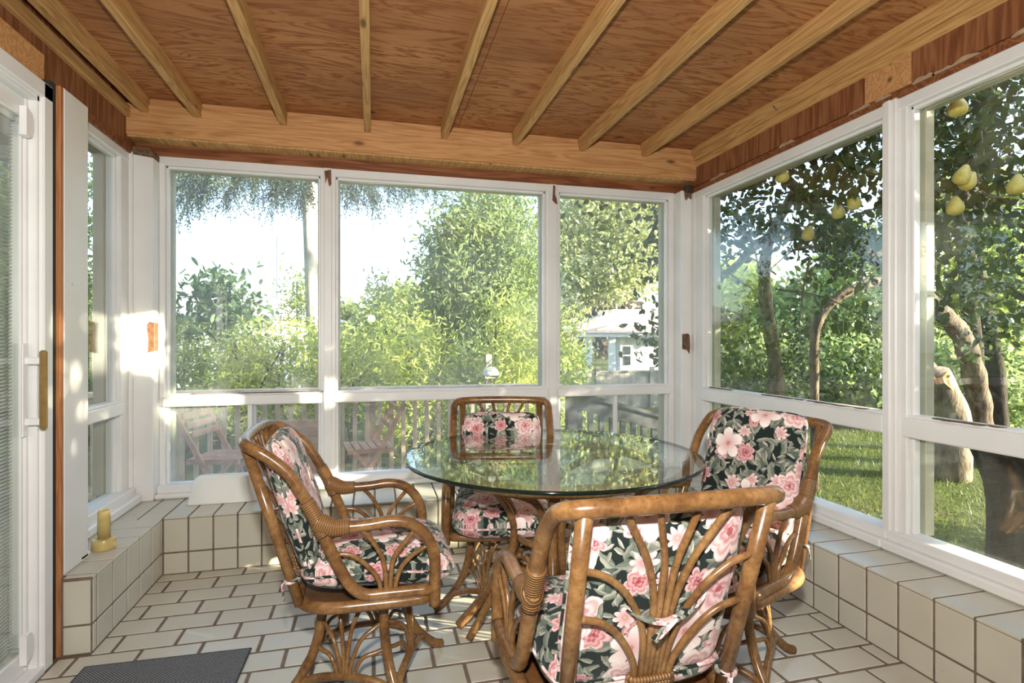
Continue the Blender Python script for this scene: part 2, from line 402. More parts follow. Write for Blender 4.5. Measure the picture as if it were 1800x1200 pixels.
def thing(name, loc=(0, 0, 0), rz=0, label=None, cat=None, group=None, kind=None):
    o = bpy.data.objects.new(name, None); C.objects.link(o); o.location = loc; o.rotation_euler = (0, 0, rz); o.empty_display_size = .1
    if label: tag(o, label, cat, group, kind)
    return o
def children_of(o): return [c for c in bpy.data.objects if c.parent == o]
def copy_tree(o, kids, parent=None):
    c = o.copy(); C.objects.link(c); c.parent = parent
    for k in kids.get(o.name, []): copy_tree(k, kids, c)
    return c
def kid_map():
    d = {}
    for o in bpy.data.objects:
        if o.parent: d.setdefault(o.parent.name, []).append(o)
    return d
def crom(pts, sub=6, closed=False):
    pts = [Vector(p) for p in pts]; n = len(pts); out = []
    for i in range(n if closed else n-1):
        p0 = pts[(i-1) % n] if closed or i > 0 else pts[0]*2-pts[1]; p1 = pts[i]; p2 = pts[(i+1) % n]
        p3 = pts[(i+2) % n] if closed or i+2 < n else p2*2-p1
        for k in range(sub):
            t = k/sub
            out.append(.5*((2*p1)+(p2-p0)*t+(2*p0-5*p1+4*p2-p3)*t*t+(3*p1-p0-3*p2+p3)*t**3))
    if not closed: out.append(pts[-1])
    return out
def fast_mesh(name, V, nv, mat, smooth=False):
    "V: (count*nv, 3) array of separate nv-gons"
    V = np.asarray(V, dtype=np.float32).reshape(-1, 3); n = len(V)//nv
    me = bpy.data.meshes.new(name); me.vertices.add(len(V)); me.vertices.foreach_set('co', V.ravel())
    me.loops.add(len(V)); me.loops.foreach_set('vertex_index', np.arange(len(V), dtype=np.int32))
    me.polygons.add(n); me.polygons.foreach_set('loop_start', np.arange(0, len(V), nv, dtype=np.int32))
    me.polygons.foreach_set('loop_total', np.full(n, nv, dtype=np.int32))
    me.update(calc_edges=True); me.materials.append(M[mat]); return me

# ------------------------------------------------------------------ the room
XL, XR, YB, YN = -1.045, 1.91, 3.17, -.62       # tiled knee-wall faces; wall behind the camera
LEDGE = .295
PL, PR, PB = -1.32, 2.2, 3.6                     # window planes
# floor: grout bed and running-bond tiles
floor = MB().box(-1.35, 2.3, YN, 3.7, -.08, .001).build('floor', 'grout')
tag(floor, 'cream tiled sunroom floor laid in running bond with brown grout', 'floor', kind='structure')
full = MB().box(-.1025, .1025, -.0595, .0595, -.01, .0035, .003).mesh('floor_tile', 'cream_tile')
rest = MB(); k = -2
for k in range(-2, 29):
    y0 = 2.955-.131*k; yc = y0+.0655
    x = (-.975 if k % 2 == 0 else -.8665)-.217*2
    while x < XR:
        xl = XL if y0 > 2.4 else -1.145
        a, b = max(x+.006, xl+.001), min(x+.217-.006, XR-.001)
        ya, yb = yc-.0595, min(yc+.0595, YB-.001)
        if b-a > .012 and yb-ya > .012 and yb < YB+.001:
            if y0 > 1.35:
                if b-a > .204 and yb-ya > .118: link('tile', full, floor, ((a+b)/2, (ya+yb)/2, rnd.uniform(-.0006, .0006)))
                else: MB().box(a, b, ya, yb, -.01, .0035, .003).build('tile', 'cream_tile', floor)
            else: rest.box(a, b, ya, yb, -.01, .0035)
        x += .217
rest.build('tile_field', 'cream_tile', floor, kind='stuff')
# tiled knee walls
def knee(name, label, axis, face, back, joints, end0, end1, sgn):
    """axis 'x': wall runs along x, face/back are y values. sgn: +1 room lies at smaller values."""
    w = thing(name, label=label, cat='wall', kind='structure')
    def bx(m, u0, u1, v0, v1, z0, z1, bev=0):
        v0, v1 = min(v0, v1), max(v0, v1)
        return m.box(u0, u1, v0, v1, z0, z1, bev) if axis == 'x' else m.box(v0, v1, u0, u1, z0, z1, bev)
    lo, hi = end0, end1
    bx(MB(), lo, hi, face+.0005*sgn, back+.12*sgn, -.08, LEDGE-.0015).build('wall_core', 'grout', w)
    js = [lo]+[j for j in joints if lo+.01 < j < hi-.01]+[hi]
    for a, b in zip(js[:-1], js[1:]):
        bx(MB(), a+.004, b-.004, face-.002*sgn, face+.02*sgn, .006, .109, .0025).build('tile', 'cream_tile', w)
        bx(MB(), a+.004, b-.004, face-.002*sgn, face+.02*sgn, .117, .283, .0025).build('tile', 'cream_tile', w)
        bx(MB(), a+.004, b-.004, face-.004*sgn, back+.03*sgn, .2855, LEDGE+.001, .003).build('ledge_tile', 'cream_tile', w)
    return w
wall_back = knee('wall_back', 'low cream tiled knee wall and ledge under the back windows', 'x', YB, 3.55, [-.923+.1165*i for i in range(-3, 30)], -1.36, 2.24, 1)
wall_right = knee('wall_right', 'low cream tiled knee wall and ledge under the right windows', 'y', XR, 2.15, [1.251+.137*i for i in range(-14, 20)], YN, YB-.002, 1)
wall_left = knee('wall_left', 'low cream tiled knee wall and ledge under the narrow left window', 'y', XL, -1.27, [2.486+.137*i for i in range(-1, 8)], 2.45, YB-.002, -1)
for (a, b, z0, z1) in ((-1.139, XL-.004, .006, .109), (-1.139, XL-.004, .117, .283)):
    MB().box(a, b, 2.444, 2.452, z0, z1, .0025).build('end_tile', 'cream_tile', wall_left)

# ceiling: plywood sheets, joists
ceiling = MB().box(-1.5, 2.5, YN, 3.75, 2.58, 2.66).build('ceiling', 'dark_gap')
tag(ceiling, 'open plywood porch ceiling with bare lumber joists', 'ceiling', kind='structure')
for x0, x1, y0, y1 in ((-1.5, .52, 2.05, 3.7), (.523, 2.5, 2.05, 3.7), (-1.5, 1.4, .825, 2.047), (1.403, 2.5, .825, 2.047), (-1.5, 2.5, YN, .822)):
    MB().box(x0, x1, y0, y1, 2.545, 2.582).build('plywood_sheet', 'plywood', ceiling)
for x in (-1.245, -.982, -.528, -.053, .41, .87, 1.325, 1.78, 2.175):
    MB().box(0, .040, YN+.02, 3.463, 0, .09, .003).build('joist', 'joist_wood', ceiling, loc=(x, 0, 2.456+rnd.uniform(-.003, .003)))
    MB().box(0, .036, 3.44, 3.53, 0, .05).build('joist_block', 'joist_wood', ceiling, loc=(x+.002, 0, 2.493))

# beams over the windows
hd = MB().box(-1.36, 2.26, 3.46, 3.5, 2.335, 2.505, .003).build('header_board', 'header_wood', wall_back)
MB().box(-1.36, 2.26, 3.485, 3.53, 2.335, 2.548).build('header_board', 'header_wood', wall_back, loc=(0, 0, .0))
MB().box(-1.36, 2.26, 3.475, 3.7, 2.325, 2.337).build('header_lip', 'joist_wood', wall_back)
MB().box(-1.36, 2.26, 3.585, 3.7, 2.262, 2.326).build('weathered_plate', 'old_wood', wall_back)
# right: weathered boards with blocks
MB().box(2.215, 2.3, YN, 3.6, 2.24, 2.546).build('weathered_board', 'old_wood_y', wall_right)
for y0, y1, m in ((3.0, 3.5, 'old_wood_y'), (2.42, 2.98, 'old_wood_y'), (2.1, 2.4, 'old_wood_y'), (1.86, 2.085, 'header_wood'), (1.2, 1.855, 'old_wood_y'), (.4, 1.19, 'old_wood_y')):
    MB().box(2.203, 2.22, y0, y1, 2.285, 2.42, .002).build('weathered_block', m, wall_right)
MB().box(0, .022, YN, 3.46, 0, .05, .002).build('ledger_strip', 'joist_wood', wall_right, loc=(2.198, 0, 2.415))
MB().box(2.19, 2.225, YN, 3.6, 2.24, 2.275, .003).build('weathered_plate', 'old_wood', wall_right)
for i in range(9):
    y = rnd.uniform(1.2, 3.3); l_ = rnd.uniform(.03, .12)
    m = MB(); pl = [(y+l_*q, 2.272+(rnd.uniform(.002, .014) if 0 < q < 1 else 0)) for q in (0, .2, .4, .6, .8, 1)]
    m.prism([(a, b) for a, b in pl]+[(y+l_, 2.266), (y, 2.266)], 2.186, 2.192, 'x'); m.build('paint_flake', 'flake', wall_right)
# left: boards over the window and the door
MB().box(-1.40, -1.315, YN, 3.6, 2.2, 2.546).build('weathered_board', 'old_wood_y', wall_left)
MB().box(0, .024, YN, 3.46, 0, .06, .002).build('ledger_strip', 'joist_wood', wall_left, loc=(-1.318, 0, 2.425))
MB().box(0, .17, YN, 2.43, 0, .10, .003).build('door_header', 'header_wood', wall_left, loc=(-1.36, 0, 2.165))
MB().box(-1.34, -1.30, 2.43, 3.52, 2.236, 2.28, .003).build('weathered_plate', 'old_wood', wall_left)

# ------------------------------------------------------------------ windows (local: x along the wall, y outwards, z up)
def window(name, label, loc, rz, x0, x1, zt, zr1, zr0, zl, jl, jr, sash=None, glass='window_glass', nose=.08, bare=0):
    w = thing(name, loc, rz, label, 'window', kind='structure')
    W = 'white_paint'
    # jambs with a stepped stop
    for nm, a, b, s in (('jamb', x0-jl, x0, 1), ('jamb', x1, x1+jr, -1)):
        m = MB().box(a, b, -.004, .07, LEDGE+.0, zt+.05, .004)
        e = x0 if s > 0 else x1
        m.box(min(e, e+.014*s), max(e, e+.014*s), .018, .05, zl, zt, .003)
        m.build(nm, W, w)
    m = MB().box(x0-jl, x1+jr, -.008, .07, zt, zt+.052, .005); m.box(x0, x1, .018, .05, zt-.014, zt, .003); m.build('head', W, w)
    m = MB().box(x0-.012, x1+.012, -.018, .07, zr0, zr1-.012, .006); m.box(x0-.003, x1+.003, -.002, .06, zr1-.014, zr1, .004); m.build('mid_rail', W, w)
    # sill in two steps
    m = MB().box(x0-jl, x1+jr, -nose*.55, .07, zl-.045, zl, .006); m.box(x0-jl, x1+jr, -nose, .07, LEDGE+.002, zl-.04, .008); m.build('sill', W, w)
    MB().box(x0+.002, x1-.002, .030, .036, zr1-.004, zt+.002).build('pane', glass, w)
    for a, b in ((x0-.03, x0+.022), (x1-.022, x1+.03)):
        for z0, z1 in ((zr1, zt), (zl, zr0)): MB().box(a, b, .072, .12, z0-.01, z1+.01, .004).build('outer_frame', 'beige_frame', w)
    MB().box(x0, x1, .072, .12, zt-.01, zt+.04, .004).build('outer_frame', 'beige_frame', w)
    for q in range(bare):                     # worn paint on top of the rail
        a = x0+(x1-x0)*(q/bare+rnd.uniform(0, .3/bare)); L_ = (x1-x0)/bare*rnd.uniform(.5, .95); n_ = 9
        f_ = [(a+L_*i/n_, -.012+rnd.uniform(-.003, .014)) for i in range(n_+1)]; g_ = [(a+L_*i/n_, .022-rnd.uniform(0, .006)) for i in range(n_, -1, -1)]
        MB().prism(f_+g_, zr1-.003, zr1+.0015, 'z').build('bare_wood', 'rotten_wood', w)
    if sash is None:
        MB().box(x0+.002, x1-.002, .030, .036, zl-.004, zr0+.004).build('pane', glass, w)
    else:
        MB().box(x0+.002, sash, .020, .026, zl-.004, zr0+.004).build('pane', glass, w)
        MB().box(sash-.01, x1-.002, .046, .052, zl-.004, zr0+.004).build('pane', glass, w)
        MB().box(sash-.012, sash+.012, .008, .034, zl, zr0, .003).build('sash_stile', W, w)
        MB().box(sash+.012, sash+.03, .040, .060, zl, zr0, .003).build('sash_stile', 'slat_grey', w)
        MB().box(x0+.012, x0+.024, .004, .012, zl+.19, zl+.24, .003).build('latch', 'pvc_clip', w)
    return w
zt, zr1, zr0, zl = 2.215, .887, .815, .365
window('window_1', 'white framed window at the left end of the back wall, bush and grey roof outside', (0, PB, 0), 0, -1.17, -.316, zt, zr1, zr0, zl, .03, .045, sash=-.72, bare=1)
window('window_2', 'wide white framed middle window of the back wall', (0, PB, 0), 0, -.226, 1.14, zt, zr1, zr0, zl, .045, .048)
window('window_3', 'white framed window at the right end of the back wall, house outside', (0, PB, 0), 0, 1.236, 2.071, zt, zr1, zr0, zl, .048, .042, sash=1.66)
window('window_4', 'white framed window of the right wall next to the corner post', (PR, 3.6, 0), -R(90), .235, 1.615, 2.19, .885, .79, .378, .10, .045, glass='window_glass_clean', nose=.07, bare=3)
window('window_5', 'white framed right wall window nearest the camera, peeling sill, broken stump outside', (PR, 3.6, 0), -R(90), 1.73, 3.25, 2.19, .885, .79, .378, .07, .05, glass='window_glass_clean', nose=.07, bare=3)
window('window_6', 'narrow white window of the left wall beside the corner post', (PL, 0, 0), R(90), 2.76, 3.40, 2.19, .876, .80, .385, .1, .10, glass='window_glass_clean', nose=.07)
# wall beyond the last right window, out of view
MB().box(2.17, 2.3, YN, .3, LEDGE, 2.3).build('wall_panel', 'white_paint', wall_right)
# posts
t1 = thing('trim_1', label='white painted corner post at the left end of the back windows', cat='post', kind='structure')
m = MB().box(-1.318, -1.2, 3.508, 3.64, LEDGE, 2.262, .006); m.box(-1.318, -1.296, 3.49, 3.52, LEDGE, 2.25, .004); m.build('post', 'white_paint', t1)
m = MB(); m.prism([(-1.225, 1.13), (-1.2, 1.14), (-1.2, 1.30), (-1.214, 1.305), (-1.228, 1.285), (-1.22, 1.2)], 3.503, 3.51, 'y')
m.box(-1.204, -1.192, 3.507, 3.565, 1.14, 1.30, .003); m.build('exposed_wood', 'exposed_wood', t1)
MB().prism([(-1.32, 2.24), (-1.2, 2.225), (-1.195, 2.25), (-1.21, 2.275), (-1.32, 2.28)], 3.50, 3.6, 'y').build('split_top', 'rotten_wood', t1)
t2 = thing('trim_2', label='white painted corner post between the back and right windows', cat='post', kind='structure')
m = MB().box(2.113, 2.215, 3.505, 3.64, LEDGE, 2.262, .006); m.box(2.19, 2.215, 3.46, 3.52, LEDGE, 2.24, .004); m.build('post', 'white_paint', t2)
m = MB().prism([(2.12, 1.14), (2.158, 1.13), (2.175, 1.105), (2.18, 1.15), (2.176, 1.235), (2.165, 1.248), (2.12, 1.245)], 3.499, 3.507, 'y'); m.build('exposed_wood', 'exposed_wood', t2)
m = MB().prism([(2.132, 1.15), (2.168, 1.15), (2.168, 1.232), (2.132, 1.232)], 3.496, 3.50, 'y'); m.build('recess', 'rotten_wood', t2)
m = MB().box(2.135, 2.19, 3.47, 3.51, 2.245, 2.29, .004); m.build('bracket', 'bracket_metal', t2)
MB().prism([(2.135, 2.245), (2.19, 2.245), (2.188, 2.2), (2.165, 2.215), (2.15, 2.19), (2.14, 2.205)], 3.496, 3.503, 'y').build('rotten_patch', 'rotten_wood', t2)
t3 = thing('trim_3', label='white mullion between the left and middle back windows', cat='mullion', kind='structure')
MB().box(-.296, -.246, 3.578, 3.66, LEDGE+.06, 2.262, .005).build('mullion', 'white_paint', t3)
MB().prism([(-.29, 2.24), (-.284, 2.16), (-.275, 2.20), (-.262, 2.145), (-.25, 2.16), (-.252, 2.25)], 3.573, 3.579, 'y').build('exposed_wood', 'exposed_wood', t3)
t4 = thing('trim_4', label='white mullion between the middle and right back windows', cat='mullion', kind='structure')
MB().box(1.16, 1.216, 3.578, 3.66, LEDGE+.06, 2.262, .005).build('mullion', 'white_paint', t4)
MB().prism([(1.185, 2.25), (1.18, 2.15), (1.2, 2.13), (1.215, 2.125), (1.21, 2.16), (1.198, 2.19), (1.20, 2.25)], 3.573, 3.579, 'y').build('exposed_wood', 'exposed_wood', t4)
t5 = thing('trim_5', label='white mullion between the two right wall windows', cat='mullion', kind='structure')
m = MB().box(2.178, 2.27, 1.905, 1.975, LEDGE+.05, 2.245, .005); m.box(2.165, 2.2, 1.925, 1.955, LEDGE+.06, 2.242, .004); m.build('mullion', 'white_paint', t5)
# casing board beside the sliding door, with a bare wood strip
t6 = thing('trim_6', label='white painted casing board between the sliding door and the narrow left window', cat='casing', kind='structure')
MB().box(-1.34, -1.15, 2.478, 2.665, LEDGE+.002, 2.17, .004).build('board', 'white_paint', t6)
MB().box(-1.19, -1.15, 2.60, 2.69, LEDGE+.002, LEDGE+.03, .01).build('bead', 'white_plastic', t6)
t7 = MB().box(-1.165, -1.148, 2.446, 2.472, .0, 2.165, .003).build('trim_7', 'strip_wood')
tag(t7, 'bare orange wood strip standing beside the sliding door frame', 'wood strip', kind='structure')
MB().box(-1.36, -1.163, 2.41, 2.476, -.02, 2.166).build('shadow_gap', 'dark_gap', t7)
MB().box(-1.36, -1.14, 2.452, 2.48, -.02, LEDGE+.002).build('wall_end', 'grout', t7)
# end tiles sit on the near end of the left knee wall

# sliding door
door = thing('door_1', label='white sliding patio door with blinds between the panes', cat='door', kind='structure')
def dbox(name, mat, x0, x1, y0, y1, z0, z1, bev=.004, parent=door): return MB().box(x0, x1, y0, y1, z0, z1, bev).build(name, mat, parent)
m = MB().box(-1.30, -1.15, 2.345, 2.405, 0, 2.135, .005); m.box(-1.30, -1.165, 2.33, 2.35, 0, 2.10, .004); m.build('side_casing', 'pvc', door)
m = MB().box(-1.30, -1.15, .1, 2.405, 2.075, 2.136, .005); m.box(-1.30, -1.165, .1, 2.35, 2.055, 2.08, .004); m.build('head_casing', 'pvc', door)
dbox('threshold', 'pvc', -1.30, -1.15, .1, 2.35, -.004, .03)
m = MB().box(-1.24, -1.19, 2.312, 2.345, .03, 2.056, .004); m.box(-1.236, -1.197, 2.298, 2.314, .12, 1.96, .003); m.build('stile', 'pvc', door)
dbox('top_rail', 'pvc', -1.24, -1.192, .1, 2.312, 1.985, 2.056); dbox('bottom_rail', 'pvc', -1.24, -1.192, .1, 2.312, .03, .105)
dbox('pane', 'window_glass_clean', -1.205, -1.201, .1, 2.30, .10, 1.99, 0)
sl = MB(); z = .115
while z < 1.965:
    c_, s_ = math.cos(R(38))*.006, math.sin(R(38))*.006
    sl.add([(-1.222-c_, .3, z-s_), (-1.222+c_, .3, z+s_), (-1.222+c_, 2.292, z+s_), (-1.222-c_, 2.292, z-s_),
            (-1.222-c_, .3, z-s_+.0006), (-1.222+c_, .3, z+s_+.0006), (-1.222+c_, 2.292, z+s_+.0006), (-1.222-c_, 2.292, z-s_+.0006)],
           [(0, 3, 2, 1), (4, 5, 6, 7), (0, 1, 5, 4), (2, 3, 7, 6), (1, 2, 6, 5), (0, 4, 7, 3)]); z += .0125
sl.build('blind_slats', 'slat_grey', door, kind='stuff')
dbox('blind_head', 'pvc', -1.232, -1.212, .3, 2.298, 1.965, 1.985, .002)
def knob(zc, up):
    m = MB(); pr = [(.0, -.05), (.024, -.05), (.03, -.02), (.03, .02), (.022, .045), (0, .05)]
    V = []
    m.prism([(2.298+a, zc+b*up) for a, b in ((-.022, -.05), (.0, -.055), (.014, -.045), (.022, -.02), (.022, .015), (.012, .035), (-.022, .05))], -1.19, -1.168, 'x')
    m.build('blind_slider', 'pvc_clip', door)
knob(1.965, 1); knob(.12, -1)
m = MB().box(-1.142, -1.122, 2.292, 2.316, .885, 1.165, .006); h = m.build('handle', 'brass', door); h['label'] = 'brown brass door handle'
MB().box(-1.19, -1.14, 2.297, 2.312, .90, .925, .003).build('handle_bracket', 'pvc', h); MB().box(-1.19, -1.14, 2.297, 2.312, 1.115, 1.14, .003).build('handle_bracket', 'pvc', h)
MB().box(-1.19, -1.184, 2.285, 2.32, .86, 1.19, .004).build('escutcheon', 'pvc', h)
# the dim house behind the door, and the end wall behind the camera with two glazed openings
hw = MB().box(-3.6, -3.5, -.8, 2.6, -.1, 2.6).build('wall_house', 'house_interior'); tag(hw, 'dim wall inside the house behind the sliding door', 'wall', kind='structure')
for nm, b in (('side', (-3.5, -1.36, 2.48, 2.58, -.1, 2.6)), ('side', (-3.5, -1.3, -.8, -.7, -.1, 2.6)), ('house_floor', (-3.5, -1.3, -.7, 2.5, -.1, -.02)), ('house_ceiling', (-3.5, -1.4, -.7, 2.5, 2.5, 2.6))):
    MB().box(*b).build(nm, 'house_interior', hw)
wf = thing('wall_front', label='plain white end wall behind the camera', cat='wall', kind='structure')
MB().box(-1.4, 2.3, YN-.1, YN, -.1, 2.6).build('wall_panel', 'white_paint', wf)
MB().box(-1.4, -1.3, YN, .1, -.1, 2.6).build('wall_panel', 'white_paint', wall_left)
rf = MB().box(-1.6, 2.6, YN-.3, 3.95, 2.66, 2.72).build('roof', 'roof_grey'); tag(rf, 'flat shingled roof over the sunroom', 'roof', kind='structure')

# ------------------------------------------------------------------ rattan swivel chairs (local: +x faces the table, z up)
def pillow(hw, hh, T, nx=26, ny=26, e=5, uvo=(0, 0), dome=0.):
    m = MB(); idx = {}
    for side in (1, -1):
        for i in range(nx+1):
            for j in range(ny+1):
                u, v = -1+2*i/nx, -1+2*j/ny
                u = math.copysign(1-(1-abs(u))**1.5, u); v = math.copysign(1-(1-abs(v))**1.5, v)
                if side == -1 and (i in (0, nx) or j in (0, ny)): idx[(side, i, j)] = idx[(1, i, j)]; continue
                x = hw*u*(1-.07*abs(v)**7); y = hh*v*(1-.07*abs(u)**7)
                t = T*max(0, 1-abs(u)**e)**.5*max(0, 1-abs(v)**e)**.5
                z = side*t*(1+.12*(1-u*u)*(1-v*v))+dome*(1-u*u)
                z += .0025*math.sin(9*u+4*v)*math.sin(7*v-2*u)*(abs(u) < .9)
                idx[(side, i, j)] = len(m.v); m.uv[len(m.v)] = (x+uvo[0], y+uvo[1])
                m.v.append((x, y, z))
        for i in range(nx):
            for j in range(ny):
                q = [idx[(side, i, j)], idx[(side, i+1, j)], idx[(side, i+1, j+1)], idx[(side, i, j+1)]]
                m.f.append(tuple(q if side > 0 else q[::-1]))
    # stretch the print down the steep rim so it does not smear
    for k, (x, y, z) in enumerate(m.v):
        u, v = m.uv[k]; s = T*.9-abs(z-dome)
        m.uv[k] = (u+(s*.8 if x > hw*.8 else -s*.8 if x < -hw*.8 else 0), v+(s*.8 if y > hh*.8 else -s*.8 if y < -hh*.8 else 0))
    rim = [(hw*u*(1-.07*abs(v)**7), hh*v*(1-.07*abs(u)**7), dome*(1-u*u)) for u, v in
           [(-1+2*i/20, -1) for i in range(20)]+[(1, -1+2*i/20) for i in range(20)]+[(1-2*i/20, 1) for i in range(20)]+[(-1, 1-2*i/20) for i in range(20)]]
    return m, rim
def rz_at(prof, z):
    for (r0, z0), (r1, z1) in zip(prof[:-1], prof[1:]):
        if z1 <= z <= z0: return r0+(r1-r0)*(z0-z)/(z0-z1)
    return prof[-1][0]
LEGP = [(.150, .335), (.153, .27), (.166, .20), (.195, .13), (.238, .075), (.285, .032), (.318, .0175)]
def bx_(z): return -.348+(.885-z)*(.150/.49)       # back plane
def make_chair(uvo):
    ch = thing('rattan_chair')
    r = .0185; RT = 'rattan'
    side = [(.215, .402), (.07, .403), (.009, .405), (-.032, .432), (-.066, .485), (-.106, .573), (-.142, .66), (-.178, .729), (-.217, .793), (-.262, .837), (-.306, .868)]
    path = [(x, -.24, z) for x, z in side]+[(-.338, -.222, .882), (-.355, -.17, .887), (-.364, -.07, .889), (-.364, .07, .889), (-.355, .17, .887), (-.338, .222, .882)]+[(x, .24, z) for x, z in side[::-1]]
    MB().tube(crom(path, 5), r, 12).build('frame_loop', RT, ch, True)
    for s in (-1, 1):
        y = .24*s
        arm = [(-.135, .652), (-.099, .629), (-.059, .622), (.016, .623), (.09, .629), (.15, .614), (.197, .57), (.221, .507), (.2225, .43), (.2225, .348)]
        a = MB().tube(crom([(x, y, z) for x, z in arm], 5), r, 12).build('arm', RT, ch, True)
        MB().tube(crom([(-.168, y, .71), (-.142, y, .66), (-.118, y, .60)], 5), .0225, 12).build('binding', 'cane_binding', a, True)
        MB().tube(crom([(-.15, y, .648), (-.115, y, .632), (-.085, y, .622), (-.04, y, .6215)], 5), [.012, .022, .027, .029, .029]+[.028-.0006*i for i in range(5)]+[.025-.0008*i for i in range(6)], 12, flat=1.1).build('binding', 'cane_binding', a, True)
        MB().tube([(bx_(.885), .2*s, .885), (bx_(.375), .19*s, .375)], .017, 12).build('back_post', RT, ch, True)
        fans = [[(-.078, .54), (-.035, .532), (.01, .497), (.045, .45), (.055, .40)], [(-.01, .615), (.025, .575), (.058, .516), (.068, .46), (.070, .40)],
                [(.165, .60), (.125, .556), (.094, .512), (.085, .46), (.083, .40)], [(.212, .545), (.17, .528), (.122, .487), (.102, .44), (.097, .40)]]
        for fn in fans: MB().tube(crom([(x, y, z) for x, z in fn], 4), .0078, 8).build('arm_splint', RT, ch, True)
        bk = [[(-.19, .645), (-.13, .625), (-.08, .575), (-.043, .50), (-.036, .40)], [(-.193, .755), (-.14, .735), (-.085, .685), (-.04, .60), (-.026, .50), (-.0255, .40)],
              [(-.122, .885), (-.085, .82), (-.05, .755), (-.025, .67), (-.0165, .55), (-.0155, .40)], [(-.047, .885), (-.03, .82), (-.0135, .75), (-.009, .66), (-.006, .55), (-.0055, .40)]]
        for fn in bk: MB().tube(crom([(bx_(z)-.002, yy*s, z) for yy, z in fn], 4), .0078, 8).build('back_splint', RT, ch, True)
    m = MB(); xs_, ys_ = [], []
    m.tube(crom([(bx_(.43)-.003, -.045, .452), (bx_(.43)-.016, 0, .452), (bx_(.43)-.003, .045, .452), (bx_(.43)+.011, 0, .452)], 5, True), .0, 3, True) if False else None
    for q in range(5):
        z = .425+q*.0125; xx = bx_(z)
        m.tube(crom([(xx-.012, -.04, z), (xx-.014, 0, z), (xx-.012, .04, z), (xx, .05, z), (xx+.010, .04, z), (xx+.011, 0, z), (xx+.010, -.04, z), (xx, -.05, z)], 3, True), .0068, 8, True)
    m.build('back_binding', 'cane_binding', ch, True)
    # seat ring and dished pan
    ring = [(.20, -.21), (.205, 0), (.20, .21), (.15, .237), (0, .238), (-.10, .232), (-.165, .20), (-.20, .13), (-.208, 0), (-.20, -.13), (-.165, -.20), (-.10, -.232), (0, -.238), (.15, -.237)]
    rp = crom([(x, y, .372) for x, y in ring], 5, True)
    MB().tube(rp, .019, 12, True).build('seat_ring', RT, ch, True)
    m = MB(); n = len(rp)
    V = [(p.x*s, p.y*s, .372-dz) for s, dz in ((1, .0), (.8, .012), (.4, .02), (.05, .022)) for p in rp]
    F = [(a*n+i, a*n+(i+1) % n, (a+1)*n+(i+1) % n, (a+1)*n+i) for a in range(3) for i in range(n)]+[tuple(range(3*n, 4*n))]
    m.add(V, F); k = len(m.v); m.add([(x, y, z-.008) for x, y, z in V], [tuple(f[::-1]) for f in F]); m.build('seat_pan', 'rattan_dark', ch, True)
    # cushions
    m, rim = pillow(.245, .212, .070, uvo=uvo, dome=.012); sc = m.build('seat_cushion', 'floral_fabric', ch, True); sc.location = (.052, 0, .446); sc.rotation_euler = (0, R(3), 0)
    MB().tube(rim, .0045, 6, True).build('piping', 'floral_fabric', sc, True)
    m, rim = pillow(.225, .195, .043, uvo=(uvo[0]+.37, uvo[1]+.61), e=6); bc = m.build('back_cushion', 'floral_fabric', ch, True)
    ang = math.atan2(.150, .49); zc = .672; xc = bx_(zc)+.063
    bc.rotation_euler = (0, R(90)-ang-R(180), 0); bc.location = (xc, 0, zc)
    MB().tube(rim, .0045, 6, True).build('piping', 'floral_fabric', bc, True)
    def strap(pts, w=.011): return MB().tube(crom(pts, 5), w, 8, flat=.25)
    x6 = bx_(.63)-.014
    st = strap([(x6+.03, -.11, .665), (x6+.012, -.085, .65), (x6-.002, -.04, .632), (x6-.004, .0, .622), (x6-.002, .045, .632), (x6+.02, .075, .648)]); st.tube(crom([(x6-.006, -.02, .628), (x6-.016, .01, .612), (x6-.02, .035, .596)], 4), .010, 8, flat=.3)
    t_ = st.build('back_tie', 'floral_fabric', ch, True); t_.data.uv_layers[0].data
    for s in (-1, 1):
        x4 = bx_(.45); y = .193*s
        mm = MB().tube(crom([(x4-.02, y-.002, .452), (x4, y-.021, .455), (x4+.02, y, .46), (x4, y+.021, .455)], 4, True), .006, 8, True)
        mm.tube(crom([(x4-.018, y, .452), (x4-.03, y+.01, .435), (x4-.02, y+.02*s, .40)], 4), .006, 8, flat=.35)
        mm.build('corner_tie', 'floral_fabric', ch, True)
    # swivel base
    b = MB(); b.lathe([(.05, .325), (.13, .325), (.135, .33), (.135, .342), (.13, .347), (.03, .347)], seg=24); b.lathe([(.07, .345), (.075, .36), (.02, .36)], seg=20)
    base = b.build('swivel_base', 'rattan_dark', ch, True)
    legpts = crom([(q, 0, z) for q, z in LEGP], 4)
    for k in range(4):
        A = R(45+90*k); ca, sa = math.cos(A), math.sin(A)
        MB().tube([(p.x*ca, p.x*sa, p.z) for p in legpts], .0165, 12).build('leg', RT, base, True)
        A2 = R(90*k); o = Vector((math.cos(A2), math.sin(A2), 0)); t = Vector((-math.sin(A2), math.cos(A2), 0))
        def q_(out, tt, z): return o*out+t*tt+Vector((0, 0, z))
        e0 = rz_at(LEGP, .075)*.7071
        MB().tube(crom([q_(e0, -e0, .070), q_(.168, -.10, .100), q_(.170, 0, .112), q_(.168, .10, .100), q_(e0, e0, .070)], 5), .0125, 10).build('stretcher', RT, base, True)
